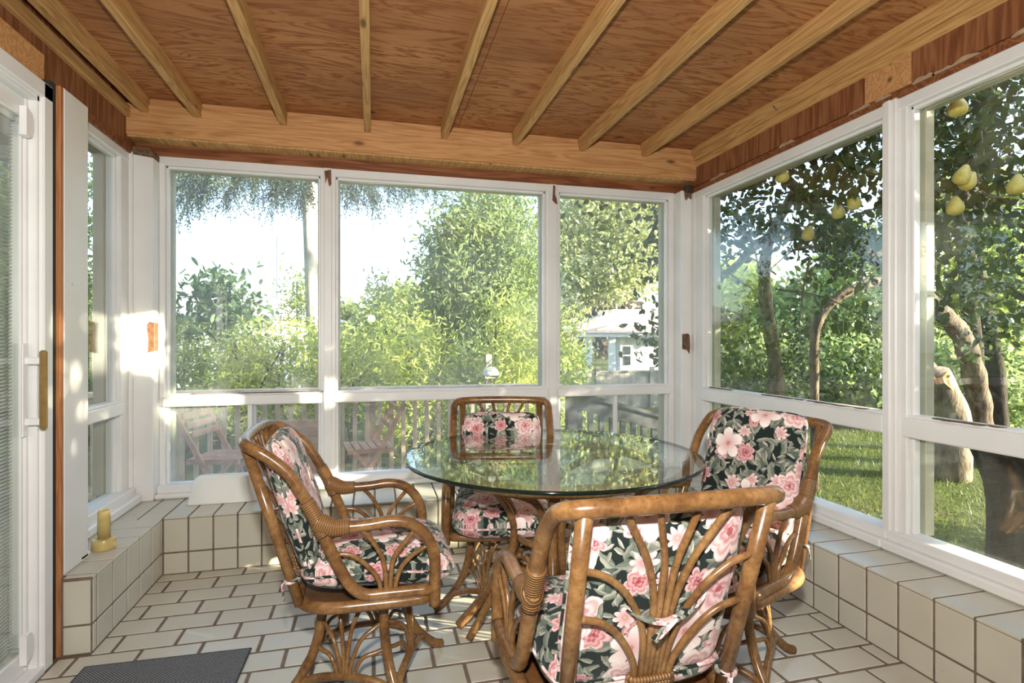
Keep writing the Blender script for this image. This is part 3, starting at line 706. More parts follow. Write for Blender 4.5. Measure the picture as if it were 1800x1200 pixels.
        for s in (-1, 1):
            for j, (zt_, kk) in enumerate(((.185, 0), (.265, 1), (.326, 2))):
                lr = rz_at(LEGP, zt_)*.7071; tt = lr if j < 2 else .045
                to = lr if j < 2 else .118
                b0 = (.026, .0155, .0052)[j]
                pts = [q_(.170, s*b0, .11), q_(.168, s*b0, .155-.02*(2-j)), q_(.158, s*(b0+(tt-b0)*.28), .11+(zt_-.11)*.62+.01), q_((.158+to)/2, s*(b0+(tt-b0)*.68), .11+(zt_-.11)*.90), q_(to, s*tt, zt_)]
                MB().tube(crom(pts, 4), .0072, 8).build('base_splint', RT, base, True)
    return ch, base
plain('rattan_dark', (.15, .065, .022), .3, .3, 14)
plain('tie_cloth', (.62, .58, .50), .8, .25, 60)
chairs = [((-.03, 2.03, 0), 0, R(25), 'rattan armchair on the left seen from the side, facing right'),
          ((.575, 2.475, 0), R(-102), R(6), 'rattan armchair on the far side of the glass table facing the camera'),
          ((1.24, 1.79, 0), R(203), R(0), 'rattan armchair on the right of the table beside the right wall windows'),
          ((.583, 1.315, 0), R(90), R(12), 'nearest rattan armchair with its fan splint back turned to the camera')]
proto, pbase = make_chair((0, 0))
km = kid_map(); pb_name = pbase.name
for i, (loc, rz, brz, lab) in enumerate(chairs):
    ch = proto if i == 0 else copy_tree(proto, km)
    ch.location = loc; ch.rotation_euler = (0, 0, rz); tag(ch, lab, 'chair', 'floral cushioned rattan chairs around the glass table')
    for o in ch.children if i == 0 else [x for x in bpy.data.objects if x.parent == ch]:
        if o.name.startswith('swivel_base'): o.rotation_euler = (0, 0, brz-rz-R(45))
    for o in [x for x in bpy.data.objects if x.parent == ch and x.name.startswith('back_cushion')]:
        o.location.z += (0, -.055, .035, -.012)[i]; o.location.x += (0, .018, .012, 0)[i]
    if i:                                     # every cushion has its own cut of the cloth
        for o in [x for x in bpy.data.objects if x.parent == ch and x.name.startswith(('seat_cushion', 'back_cushion'))]:
            o.data = o.data.copy(); ul = o.data.uv_layers[0].data
            n = len(ul); a = np.empty(n*2, dtype=np.float32); ul.foreach_get('uv', a); a = a.reshape(-1, 2)+np.array([.43*i, .29*i]); ul.foreach_set('uv', a.astype(np.float32).ravel())

# ------------------------------------------------------------------ glass table
tb = thing('glass_table', (.713, 2.168, 0), R(-17), 'round glass topped dining table on a bent rattan pedestal', 'table')
g = MB(); seg = 96; Rg = .597
prof = [(Rg-.006, .7265), (Rg-.001, .729), (Rg, .7335), (Rg-.001, .738), (Rg-.006, .7405)]
top = MB().lathe([(Rg-.0062, .7266), (Rg-.0062, .7404)], seg=seg); top.f = top.f[-2:]; gt = top.build('glass_top', 'table_glass', tb)
ed = MB().lathe(prof, seg=seg); ed.f = ed.f[:-2]; e_ = ed.build('glass_edge', 'glass_edge', gt, True)
MB().tube([(.43*math.cos(a*2*math.pi/48), .43*math.sin(a*2*math.pi/48), .693) for a in range(48)], .024, 12, True).build('ring', 'rattan', tb, True)
for k in range(4):
    a = R(60+90*k); MB().lathe([(.012, .714), (.014, .718), (.014, .7265), (.01, .7266)], .43*math.cos(a), .43*math.sin(a), 12).build('glass_pad', 'white_plastic', tb)
    a0 = R(75+90*k); MB().tube([(.43*math.cos(a0+q*.012), .43*math.sin(a0+q*.012), .693) for q in range(-2, 3)], .0262, 12).build('ring_binding', 'cane_binding', tb, True)
TP = [(.385, .019), (.315, .10), (.225, .22), (.165, .34), (.150, .42), (.175, .52), (.255, .615), (.345, .655), (.43, .665)]
for k in range(4):
    a = R(180+90*k); o = Vector((math.cos(a), math.sin(a), 0)); t = Vector((-math.sin(a), math.cos(a), 0))
    MB().tube(crom([o*r_+Vector((0, 0, z)) for r_, z in TP], 5), .0195, 12).build('leg', 'rattan', tb, True)
    for s in (-1, 1):
        pts = [o*.33+t*s*.10+Vector((0, 0, .017)), o*.27+t*s*.072+Vector((0, 0, .12)), o*.19+t*s*.045+Vector((0, 0, .26)), o*.155+t*s*.034+Vector((0, 0, .40)), o*.175+t*s*.036+Vector((0, 0, .51)), o*.245+t*s*.075+Vector((0, 0, .61)), o*.30+t*s*.20+Vector((0, 0, .66)), o*.29+t*s*.28+Vector((0, 0, .668))]
        MB().tube(crom(pts, 5), .0155, 10).build('leg_pole', 'rattan', tb, True)
        pts = [o*.20+t*s*.03+Vector((0, 0, .03)), o*.21+t*s*.035+Vector((0, 0, .15)), o*.17+t*s*.06+Vector((0, 0, .30)), o*.125+t*s*.105+Vector((0, 0, .36))]
        MB().tube(crom(pts, 4), .0085, 8).build('splint', 'rattan', tb, True)
for z, rr in ((.40, .137), (.30, .165)):
    MB().tube([(rr*math.cos(a*2*math.pi/32), rr*math.sin(a*2*math.pi/32), z) for a in range(32)], .013, 10, True).build('waist_ring', 'rattan', tb, True)

# ------------------------------------------------------------------ small things
mt = thing('door_mat', (-.75, 2.04, .0036), R(-1.2), 'dark grey ribbed door mat on the tiles by the sliding door', 'mat')
MB().box(-.275, .285, -.29, .29, 0, .007, .003).build('pile', 'mat_fabric', mt)
MB().tube([(-.275, -.29, .004), (.285, -.29, .004), (.285, .29, .004), (-.275, .29, .004)], .0042, 8, True).build('edge_binding', 'mat_edge', mt)
ap = thing('plastic_stopper', (-1.135, 2.765, LEDGE+.0012), 0, 'translucent amber plastic peg with round foot on the left tiled ledge', 'plastic peg')
MB().lathe([(.043, 0), (.045, .003), (.045, .042), (.042, .046), (.025, .0465)], seg=28).build('foot', 'amber_plastic', ap, True)
MB().lathe([(.0245, .046), (.0235, .16), (.022, .166), (.018, .166), (.0175, .15)], seg=24).build('stem', 'amber_plastic', ap, True)
bn = thing('white_bin', (-.818, 3.43, LEDGE+.0012), 0, 'white plastic bin lying upside down on the back ledge behind the left chair', 'bin')
m = MB(); V = []
for z, hx, hy in ((0, .178, .068), (.006, .180, .070), (.012, .174, .066), (.12, .148, .052), (.138, .142, .047), (.146, .128, .036), (.148, .10, .02)):
    for q in range(32):
        a = 2*math.pi*q/32; c_, s_ = math.cos(a), math.sin(a)
        V.append((hx*math.copysign(abs(c_)**.28, c_), hy*math.copysign(abs(s_)**.28, s_), z))
m.add(V, [(i*32+j, i*32+(j+1) % 32, (i+1)*32+(j+1) % 32, (i+1)*32+j) for i in range(6) for j in range(32)]+[tuple(range(32))[::-1], tuple(range(192, 224))])
m.build('shell', 'white_plastic', bn, True)
MB().box(-.03, .03, -.012, .012, .147, .151, .002).build('base_mark', 'white_plastic', bn)

# ------------------------------------------------------------------ outdoors
GZ = -.3
gr = MB().add([(-60, -60, GZ), (80, -60, GZ), (80, 90, GZ), (-60, 90, GZ)], [(0, 1, 2, 3)])
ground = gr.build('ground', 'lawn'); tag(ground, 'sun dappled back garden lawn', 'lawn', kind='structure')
# grass blades on the lawn seen through the right windows
n = 52000; gx = nr.uniform(2.7, 11, n); gy = nr.uniform(.3, 10.5, n); hh = nr.uniform(.025, .065, n); aa = nr.uniform(0, 6.28, n); w_ = nr.uniform(.003, .006, n)
base = np.stack([gx, gy, np.full(n, GZ)], 1); dx = np.stack([np.cos(aa)*w_, np.sin(aa)*w_, np.zeros(n)], 1)
tip = base+np.stack([nr.normal(0, .02, n), nr.normal(0, .02, n), hh], 1)
gb = link('grass', fast_mesh('grass', np.stack([base-dx, base+dx, tip], 1), 3, 'grass_blade')); tag(gb, 'short grass blades of the garden lawn', 'grass', kind='stuff')

def leaf_quads(c, length, width, droop=0., up=None, spread=1.):
    n = len(c); d = nr.normal(0, 1, (n, 3))*spread; d[:, 2] -= droop
    if up is not None: d += up
    d /= np.linalg.norm(d, axis=1, keepdims=True)+1e-9
    q = nr.normal(0, 1, (n, 3)); b = np.cross(d, q); b /= np.linalg.norm(b, axis=1, keepdims=True)+1e-9
    L = (length*nr.uniform(.7, 1.25, n))[:, None]; Wd = (width*nr.uniform(.7, 1.25, n))[:, None]
    nn = np.cross(d, b); f = nn*Wd*.16           # a slight fold along the midrib
    return np.stack([c-d*L*.5, c+b*Wd*.44-d*L*.22+f, c+b*Wd*.42+d*L*.14+f, c+d*L*.5, c-b*Wd*.42+d*L*.14+f, c-b*Wd*.44-d*L*.22+f], 1)
def crown_pts(n, blobs, cl=.16, inner=.45, per=22):
    blobs = [tuple(b) for b in blobs]; vol = np.array([b[3]*b[4]*b[5] for b in blobs])**.8; vol /= vol.sum(); out = []
    for b, v in zip(blobs, vol):
        k = max(1, int(n*v/per)); d = nr.normal(0, 1, (k, 3)); d /= np.linalg.norm(d, axis=1, keepdims=True)
        r = nr.uniform(inner**3, 1, k)**(1/3); cc = d*r[:, None]*np.array(b[3:6])+np.array(b[:3])
        p = np.repeat(cc, per, 0)+nr.normal(0, cl, (k*per, 3)); out.append(p)
    p = np.concatenate(out); return p[p[:, 2] > GZ+.02]
def tree(name, label, cat, group, blobs, n, leaf, mat, trunk=None, bark_='bark_brown', droop=.2, cl=.16, inner=.45, base=None):
    b0 = blobs[0]; bs = Vector(base or (b0[0], b0[1], GZ)); t = thing(name, bs, 0, label, cat, group)
    p = crown_pts(n, blobs, cl, inner)-np.array(bs)
    link('foliage', fast_mesh('foliage', leaf_quads(p, leaf[0], leaf[1], droop), 6, mat), t, kind='stuff')
    for pts, r0, r1 in (trunk or []):
        pp = crom([Vector(q)-bs for q in pts], 5); rs = [r0+(r1-r0)*i/(len(pp)-1) for i in range(len(pp))]
        MB().tube(pp, rs, 9).build('trunk' if r0 > .06 else 'branch', bark_, t, True)
    return t
def blob(px, y0, y1, hwpx, zc, depth=None):
    top, bot = P(px, y0, zc), P(px, y1, zc); rx = hwpx/FPX*zc
    return (top.x, top.y, (top.z+bot.z)/2, rx, depth or rx, max(.15, (top.z-bot.z)/2))
G1 = 'shrubs of the back hedge'
bushes = [
 ('low_shrub', 'leafy shrub beyond the deck at the left edge of the left back window', [blob(305, 560, 760, 62, 6.6)], 2600, (.085, .026), 'leaf_hedge'),
 ('low_shrub', 'tall dark green shrub below the grey roof in the left back window', [blob(385, 548, 760, 60, 7.4), blob(420, 575, 720, 40, 6.9)], 3000, (.085, .026), 'leaf_hedge'),
 ('low_shrub', 'bright yellow green shrub in the middle of the left back window', [blob(440, 562, 760, 44, 6.4), blob(408, 600, 740, 30, 6.2)], 2400, (.085, .024), 'leaf_bright'),
 ('low_shrub', 'shrub under the pale spruce trunk in the left back window', [blob(510, 556, 760, 52, 6.8), blob(545, 590, 740, 40, 6.3)], 2800, (.085, .024), 'leaf_bright'),
 ('low_shrub', 'shrub just right of the left mullion, low beside the glint of sky', [blob(615, 575, 760, 55, 6.9), blob(575, 590, 740, 40, 6.6)], 2800, (.08, .028), 'leaf_hedge'),
 ('tall_shrub', 'rounded shrub left of the tall cedar in the middle window', [blob(700, 500, 760, 56, 8.2), blob(655, 560, 740, 40, 7.6)], 3600, (.09, .03), 'leaf_hedge'),
 ('low_shrub', 'feathery light green shrub at the foot of the tall cedar', [blob(742, 560, 770, 55, 6.5), blob(700, 600, 770, 45, 6.2)], 3400, (.09, .022), 'leaf_bright'),
 ('low_shrub', 'dark shaded shrub behind the bird feeder post', [blob(815, 590, 770, 62, 7.3)], 2600, (.09, .026), 'leaf_cedar'),
 ('tall_shrub', 'pointed yellow green shrub right of the bird feeder', [blob(898, 510, 770, 36, 6.7), blob(930, 560, 770, 42, 6.4), blob(890, 600, 770, 36, 6.2)], 4200, (.09, .022), 'leaf_bright'),
 ('low_shrub', 'shrub beside the grey board fence in the right back window', [blob(985, 530, 770, 34, 7.6), blob(1005, 600, 770, 24, 7.2)], 3000, (.085, .03), 'leaf_hedge')]
for nm, lab, bl, n_, lf, mt_ in bushes:
    b = bl[0]; tr = [([(b[0]+rnd.uniform(-.1, .1), b[1], GZ), (b[0]+rnd.uniform(-.2, .2), b[1]+.1, GZ+.5), (b[0]+rnd.uniform(-.4, .4), b[1], b[2]+b[5]*.6)], .03, .01) for _ in range(4)]
    tree(nm, lab, 'shrub', G1, bl, n_, lf, mt_, tr, cl=.13, inner=.6, droop=.1)
# tall cedar and maple
tb_ = [blob(850, 330, 640, 88, 9.2), blob(805, 380, 560, 62, 8.8), blob(905, 340, 560, 62, 9.0), blob(775, 440, 560, 34, 8.6), blob(850, 480, 700, 90, 8.8)]
tree('cedar_tree', 'tall dense green tree filling the middle back window', 'tree', None, tb_, 32000, (.11, .032), 'leaf_cedar', [([(tb_[0][0], tb_[0][1], GZ), (tb_[0][0]+.1, tb_[0][1], 1.5), (tb_[0][0], tb_[0][1], 3.2)], .11, .04)], droop=.5, cl=.15, inner=.7)
mb_ = [blob(1050, 330, 470, 80, 11, 1.1), blob(1120, 360, 500, 62, 10.5, 1.0), blob(1010, 400, 540, 46, 10.5, .9), blob(1080, 440, 520, 50, 10.2, .8), blob(1150, 300, 420, 50, 11, 1.0)]
tree('maple_tree', 'spreading maple with pale leaves above the neighbouring house', 'tree', None, mb_, 26000, (.085, .055), 'leaf_maple', [([(mb_[2][0]-.4, mb_[2][1]+.4, GZ), (mb_[2][0]-.3, mb_[2][1]+.3, 1.2), (mb_[0][0], mb_[0][1], 3.6)], .12, .05), ([(mb_[2][0]-.3, mb_[2][1]+.3, 1.4), (mb_[3][0], mb_[3][1], 2.4), (mb_[1][0], mb_[1][1], 3.3)], .05, .02)], droop=.3, cl=.17, inner=.75)
# sumac sapling with fronds
sm_ = [blob(388, 478, 560, 44, 6.9, .25), blob(355, 530, 585, 32, 6.8, .2), blob(425, 525, 580, 30, 6.8, .2)]
tree('sumac_sapling', 'dark green sapling standing in front of the grey shingled roof', 'sapling', None, sm_, 900, (.13, .05), 'leaf_sumac', [([(sm_[0][0], sm_[0][1], GZ), (sm_[0][0], sm_[0][1], 1.2), (sm_[0][0], sm_[0][1], 1.95)], .02, .008)], droop=.2, cl=.12, inner=.2)
pn = [blob(522, 478, 560, 20, 8.4, .35)]
tree('pale_sapling', 'pale wispy sapling left of the spruce trunk', 'sapling', None, pn, 700, (.10, .02), 'leaf_bright', [([(pn[0][0], pn[0][1], GZ), (pn[0][0], pn[0][1], 2.1)], .02, .008)], cl=.12, inner=.1)
pn = [blob(672, 480, 560, 16, 9.5, .3)]
tree('pale_sapling', 'thin sapling against the white sky left of the tall cedar', 'sapling', None, pn, 420, (.10, .03), 'leaf_maple', [([(pn[0][0], pn[0][1], GZ), (pn[0][0], pn[0][1], 2.2)], .02, .008)], cl=.12, inner=.1)
# spruce whose boughs hang across the top of the back windows
sp0 = P(556, 640, 8.2); sp1 = P(541, 285, 8.2)
spt = thing('spruce_tree', (sp0.x, sp0.y, GZ), 0, 'spruce with a pale sunlit trunk and boughs hanging across the window tops', 'tree')
bs = Vector((sp0.x, sp0.y, GZ)); top = sp1+(sp1-sp0)*.7
MB().tube([Vector((0, 0, 0)), sp0-bs, sp1-bs, top-bs], [.16, .125, .095, .06], 14).build('trunk', 'bark_sunlit', spt, True)
Q = []
for (ex, ey, ez, sy) in ((292, 345, 6.4, 180), (330, 350, 5.9, 150), (368, 325, 5.6, 140), (402, 335, 6.2, 160), (445, 315, 5.8, 170), (478, 345, 6.6, 190), (505, 330, 6.2, 200), (535, 345, 7.4, 240), (620, 335, 6.4, 200), (655, 340, 6.8, 210), (690, 320, 6.2, 220), (722, 325, 7.0, 230), (765, 322, 7.2, 240), (345, 300, 5.4, 120), (300, 300, 5.8, 130), (420, 300, 5.4, 140), (490, 305, 5.8, 150), (310, 285, 5.2, 100), (385, 290, 5.2, 110), (455, 290, 5.4, 120), (525, 300, 5.8, 140), (600, 310, 5.8, 170), (650, 312, 6.0, 180), (340, 330, 5.6, 130), (740, 305, 6.6, 200)):
    s_ = P(545, sy-60, 8.2); e_ = P(ex, ey, ez); mid = (s_+e_)/2+Vector((0, 0, .15))
    pts = crom([s_, mid, e_], 12); MB().tube([q-bs for q in pts], [.022-.018*i/(len(pts)-1) for i in range(len(pts))], 6).build('bough', 'bark_dark', spt, True)
    d = np.array((e_-mid).normalized())
    for q in pts[9:]:
        for k in range(12):
            dv = d*.8+nr.normal(0, .5, 3)+np.array([0, 0, -.5]); dv /= np.linalg.norm(dv); Lt = nr.uniform(.14, .30); q0 = np.array(q-bs)+nr.normal(0, .03, 3)
            for u in np.linspace(.08, 1, 13):
                for h_ in (0, 1):
                    nd = dv*.75+nr.normal(0, .5, 3); Q.append((q0+dv*Lt*u+np.array([0, 0, -.10*u*u]), nd/np.linalg.norm(nd)))
c_ = np.array([q[0] for q in Q]); d_ = np.array([q[1] for q in Q]); n = len(c_)
b_ = np.cross(d_, nr.normal(0, 1, (n, 3))); b_ /= np.linalg.norm(b_, axis=1, keepdims=True)
L = nr.uniform(.03, .05, n)[:, None]; Wd = nr.uniform(.005, .0075, n)[:, None]
link('needles', fast_mesh('needles', np.stack([c_, c_+d_*L*.5+b_*Wd, c_+d_*L, c_+d_*L*.5-b_*Wd], 1), 4, 'leaf_spruce'), spt, kind='stuff')
# distant trees
for px, y0, y1, hw, zc, mt_, lab in ((600, 552, 630, 36, 34, 'leaf_far', 'distant low trees left of the sky glint'), (715, 520, 640, 60, 20, 'leaf_far', 'distant trees behind the rounded shrub'), (1072, 533, 600, 34, 34, 'bark_leaf', 'round bronze tree rising behind the neighbouring house'),
        (470, 550, 640, 50, 30, 'leaf_far', 'distant trees right of the grey roof'), (1290, 470, 650, 80, 15, 'leaf_bright', 'sunlit trees beyond the pear tree, by the corner post'), (1420, 500, 680, 90, 13, 'leaf_cedar', 'trees beyond the lawn in the middle of the right window'),
        (1520, 400, 680, 90, 13, 'leaf_bright', 'yellow green tree behind the window mullion'), (1660, 330, 660, 95, 12, 'leaf_bright', 'tall yellow green tree behind the broken stump'), (1780, 300, 680, 90, 11, 'leaf_hedge', 'tall tree at the right edge of the photograph'), (1350, 610, 740, 90, 10.5, 'leaf_far', 'low hedge at the back of the lawn, left half'), (1500, 610, 740, 90, 10, 'leaf_cedar', 'low hedge at the back of the lawn beside the mullion'), (1680, 600, 760, 100, 9.6, 'leaf_cedar', 'dark hedge behind the broken stump')):
    if mt_ == 'bark_leaf' and mt_ not in M: leafmat('bark_leaf', (.12, .10, .07), (.24, .20, .14))
    bl = [blob(px, y0, y1, hw, zc)]; b = bl[0]
    tree('far_tree' if 'hedge' not in lab else 'far_hedge', lab, 'tree' if 'hedge' not in lab else 'hedge', 'background greenery', bl, 5200, (.02*zc*.75, .009*zc*.75), mt_, [([(b[0], b[1], GZ if zc < 18 else -1), (b[0], b[1], b[2])], .1, .05)], cl=.016*zc, inner=.75)

for X, Y, r_, h_, lab in ((-6.8, 5.0, 1.7, 5.2, 'added unseen round tree dimming the sky mirrored in the right panes'), (-9.5, 7.6, 2.0, 6.0, 'added unseen tall tree farther left, dimming the same mirrored sky'), (-12.5, 10.5, 2.4, 6.5, 'added unseen large tree by the shingled house, dimming mirrored sky')):  # unseen trees added to keep bright sky out of the pane reflections
    tree('side_tree', lab, 'tree', 'trees at the left of the deck', [(X, Y, h_*.5, r_, r_, h_*.48)], 5200, (.22, .10), 'leaf_cedar', [([(X, Y, GZ), (X, Y, h_*.6)], .14, .05)], cl=.25, inner=.6)
for px, y0, y1, hw, zc, lab in ((150, 240, 720, 60, 7.5, 'dark evergreen seen through the narrow left window'), (230, 420, 720, 50, 9, 'green tree behind the left corner post'), (60, 150, 700, 60, 8, 'tall evergreen at the left, beside the house')):
    bl = [blob(px, y0, y1, hw, zc, .7), blob(px, (y0+y1)/2, y1, hw*1.2, zc, .8)]
    tree('side_tree', lab, 'tree', 'trees at the left of the deck', bl, 6000, (.10, .04), 'leaf_cedar', [([(bl[0][0], bl[0][1], GZ), (bl[0][0], bl[0][1], bl[0][2])], .1, .05)], cl=.15, inner=.6)
# pear tree: trunks, limbs, leaves, fruit
pb = P(1720, 800, 6.6); pb.z = GZ
pt = thing('pear_tree', pb, 0, 'old pear tree with gnarled trunk and hanging fruit outside the right windows', 'tree')
def limb(name, pts, r0, r1, mat, sub=6, seg=10):
    pp = crom([q-pb for q in pts], sub); rs = [(r0+(r1-r0)*i/(len(pp)-1))*(1+.08*math.sin(i*1.7)) for i in range(len(pp))]
    return MB().tube(pp, rs, seg).build(name, mat, pt, True)
limb('trunk', [Vector((pb.x, pb.y, GZ-.05)), P(1722, 740, 6.6), P(1712, 660, 6.5), P(1690, 590, 6.3), P(1650, 545, 6.0), P(1600, 500, 5.6)], .155, .07, 'bark_brown')
limb('trunk', [P(1760, 800, 7.4), P(1745, 620, 7.2), P(1712, 450, 6.8), P(1722, 300, 6.2), P(1735, 100, 5.8)], .12, .07, 'bark_dark')
limb('limb', [P(1712, 640, 6.5), P(1700, 470, 6.2), P(1690, 330, 5.8), P(1730, 200, 5.0), P(1800, 90, 4.2)], .10, .04, 'bark_dark')
limb('limb', [P(1650, 545, 6.0), P(1560, 470, 5.4), P(1480, 410, 5.0), P(1400, 330, 4.6), P(1330, 290, 4.4)], .09, .025, 'bark_dark')
limb('limb', [P(1600, 500, 5.6), P(1520, 500, 5.3), P(1440, 560, 5.2), P(1432, 700, 5.4), Vector((P(1432, 800, 5.5).x, P(1432, 800, 5.5).y, GZ-.05))], .05, .035, 'bark_brown')
limb('limb', [P(1480, 410, 5.0), P(1350, 420, 4.8), P(1290, 470, 4.8), P(1240, 500, 5.0)], .06, .015, 'bark_dark')
limb('limb', [Vector((P(1370, 640, 7.0).x, P(1370, 640, 7.0).y, GZ-.05)), P(1362, 640, 7.0), P(1345, 520, 6.8), P(1350, 430, 6.4), P(1400, 330, 6.0)], .10, .05, 'bark_brown')
limb('limb', [P(1720, 330, 5.8), P(1640, 400, 4.8), P(1600, 440, 4.2), P(1560, 480, 3.9)], .06, .015, 'bark_dark')
limb('limb', [P(1735, 100, 5.8), P(1600, 60, 4.6), P(1450, 120, 4.0), P(1300, 260, 3.9), P(1190, 330, 4.2), P(1140, 420, 4.6)], .07, .012, 'bark_dark')
for i in range(70):                       # twigs
    a = P(rnd.uniform(1250, 1800), rnd.uniform(120, 520), rnd.uniform(3.2, 5.8)); d = Vector((rnd.uniform(-1, 1), rnd.uniform(-1, 1), rnd.uniform(-.6, .5))).normalized()*rnd.uniform(.3, .8)
    limb('twig', [a, a+d*.5+Vector((0, 0, .06)), a+d], .009, .003, 'bark_brown' if i % 3 else 'bark_pale', 4, 5)
for px, py, zc in ((1715, 300, 2.9), (1725, 260, 3.0), (1640, 320, 3.0)):
    limb('twig', [P(px, py-30, zc), P(px+3, py, zc), P(px+9, py+32, zc), P(px+34, py+46, zc), P(px+70, py+40, zc+.1)], .005, .002, 'bark_pale', 5, 6)
# leaf clouds: round about the limbs, thicker above, with gaps to the sky
cen = []
def cloud(px0, px1, y0, y1, z0, z1, n):
    for _ in range(n): cen.append(P(rnd.uniform(px0, px1), rnd.uniform(y0, y1), rnd.uniform(z0, z1)))
cloud(1235, 1830, 40, 300, 3.0, 4.5, 210); cloud(1230, 1480, 270, 470, 3.5, 4.4, 70); cloud(1430, 1830, 280, 540, 2.9, 4.0, 62); cloud(1690, 1830, 300, 640, 4.0, 5.6, 20)
cloud(1230, 1300, 260, 690, 3.7, 4.4, 40); cloud(1300, 1560, 540, 700, 6.8, 7.8, 70); cloud(1150, 1180, 330, 480, 4.2, 4.8, 9); cloud(1150, 1180, 540, 690, 4.3, 5.0, 5); cloud(1020, 1180, 318, 345, 3.9, 4.4, 10); cloud(1560, 1830, -150, 90, 3.0, 5.0, 50)
def near_ray(c, px, py, r): e = Vector((0, 0, EYE)); d = (P(px, py, 5)-e).normalized(); v = c-e; return (v-d*v.dot(d)).length < r*v.length/5
cen = [c for c in cen if not (near_ray(c, 1340, 500, .36) or near_ray(c, 1400, 480, .28) or near_ray(c, 1400, 300, .2))]
pc = np.repeat(np.array([tuple(c-pb) for c in cen]), 31, 0); pc = pc+nr.normal(0, .12, pc.shape)
keep = (pc[:, 0]+pb.x) > 2.42; pc = pc[keep | ((pc[:, 1]+pb.y) > 3.85)]
PEARS = ((1683, 187, 2.55, 'large yellow pear near the top of the near right window'), (1692, 308, 2.75, 'upper pear of the touching pair in the near right window'), (1702, 318, 2.8, 'lower pear of the touching pair in the near right window'), (1787, 325, 2.7, 'pear at the right edge of the photograph on a white twig'),
        (1679, 362, 2.8, 'half shaded pear low under the pair in the near right window'), (1375, 308, 3.4, 'pale pear against the sky high in the window by the corner post'), (1473, 371, 3.4, 'small pear right of centre in the window by the corner post'), (1500, 355, 3.2, 'pear nearest the mullion in the window by the corner post'), (1421, 410, 3.6, 'lowest small pear in the window by the corner post'), (1513, 231, 3.1, 'highest pear in the window by the corner post'))
wc = pc+np.array(pb); kp = np.ones(len(pc), bool)
for px, py, zc, _ in PEARS:              # the fruit hang clear of the leaves in front of them
    q = np.array(P(px, py, zc)); e0 = np.array([0, 0, EYE]); d = (q-e0)/np.linalg.norm(q-e0); v = wc-e0; al = v@d
    kp &= ~((np.linalg.norm(v-al[:, None]*d, axis=1) < .062) & (al < np.linalg.norm(q-e0)+.03))
pc = pc[kp]
order = np.argsort(np.linalg.norm(pc+np.array(pb)-np.array([0, 0, 1.2]), axis=1))
near, far = pc[order[:300]], pc[order[300:]]
link('foliage', fast_mesh('foliage', leaf_quads(far, .064, .038, .5), 6, 'leaf_pear'), pt, kind='stuff')
lm = MB().add([(0, 0, 0), (.018, .02, .004), (.021, .042, .003), (.008, .07, -.004), (0, .08, -.01), (-.008, .07, -.004), (-.021, .042, .003), (-.018, .02, .004), (0, .02, -.003), (0, .042, -.004), (0, .07, -.008)],
      [(0, 1, 8), (1, 2, 9, 8), (2, 3, 10, 9), (3, 4, 10), (0, 8, 7), (8, 9, 6, 7), (9, 10, 5, 6), (10, 4, 5)]).mesh('leaf', 'leaf_pear')
for q in near: link('leaf', lm, pt, tuple(q), (rnd.uniform(-2.2, -.6), rnd.uniform(-.8, .8), rnd.uniform(0, 6.28)))
pm = MB().lathe([(.002, -.045), (.02, -.044), (.034, -.034), (.039, -.016), (.036, .004), (.027, .024), (.018, .04), (.012, .05), (.004, .054)], seg=16).mesh('pear', 'pear_skin', True)
sm = MB().tube([(0, 0, .05), (.003, 0, .065), (.008, 0, .08)], .002, 6).mesh('stem', 'bark_brown', True)
for px, py, zc, lab in PEARS:
    p = thing('pear', P(px, py, zc), rnd.uniform(0, 6), lab, 'pear', 'pears hanging in the tree'); p.rotation_euler = (rnd.uniform(-.5, .5), rnd.uniform(-.5, .5), rnd.uniform(0, 6))
    link('fruit', pm, p); link('stem', sm, p)
# unseen tree added to shade the porch; crown cut open along chosen sun rays
sv = sd.normalized(); gaps = [Vector(g) for g in ((.1, 2.85, 0), (.05, 2.6, 0), (.3, 2.72, 0), (.18, 2.8, 0), (.42, 2.66, 0), (-1.25, 3.5, 1.12), (-1.25, 3.5, 1.3), (-1.25, 3.5, 1.45), (-1.25, 3.5, 1.6), (-.9, 3.58, .85), (-.65, 3.58, .85), (-.42, 3.58, .85), (-.05, 3.4, .32), (.2, 3.4, .32))]
nb = Vector((6.2, .2, GZ)); npt = thing('pear_tree', nb, 0, 'added unseen pear tree shading the porch, crown opened for sun patches', 'tree')
cn = nr.uniform((3.6, -3.4, .1), (7.6, 2.0, 3.9), (1150, 3)); pc2 = np.repeat(cn, 26, 0)+nr.normal(0, .13, (1150*26, 3))
keep = np.ones(len(pc2), bool)
for g_ in gaps:
    d = pc2-np.array(g_); al = d@np.array(sv); keep &= np.linalg.norm(d-al[:, None]*np.array(sv), axis=1) > (.24 if g_.z == 0 else .13)
cam_r = pc2-np.array([0, 0, 1.2]); zc2 = cam_r[:, 0]*sA+cam_r[:, 1]*cA; xc2 = cam_r[:, 0]*cA-cam_r[:, 1]*sA
keep &= ~((zc2 > 0) & (xc2 < zc2*.955))
link('foliage', fast_mesh('foliage', leaf_quads(pc2[keep]-np.array(nb), .125, .078, .5), 6, 'leaf_pear'), npt, kind='stuff')
MB().tube(crom([(0, 0, -.05), (-.1, -.1, .8), (-.3, -.5, 1.6), (-.5, -.8, 3)], 5), [.16-.006*i for i in range(16)], 10).build('trunk', 'bark_brown', npt, True)
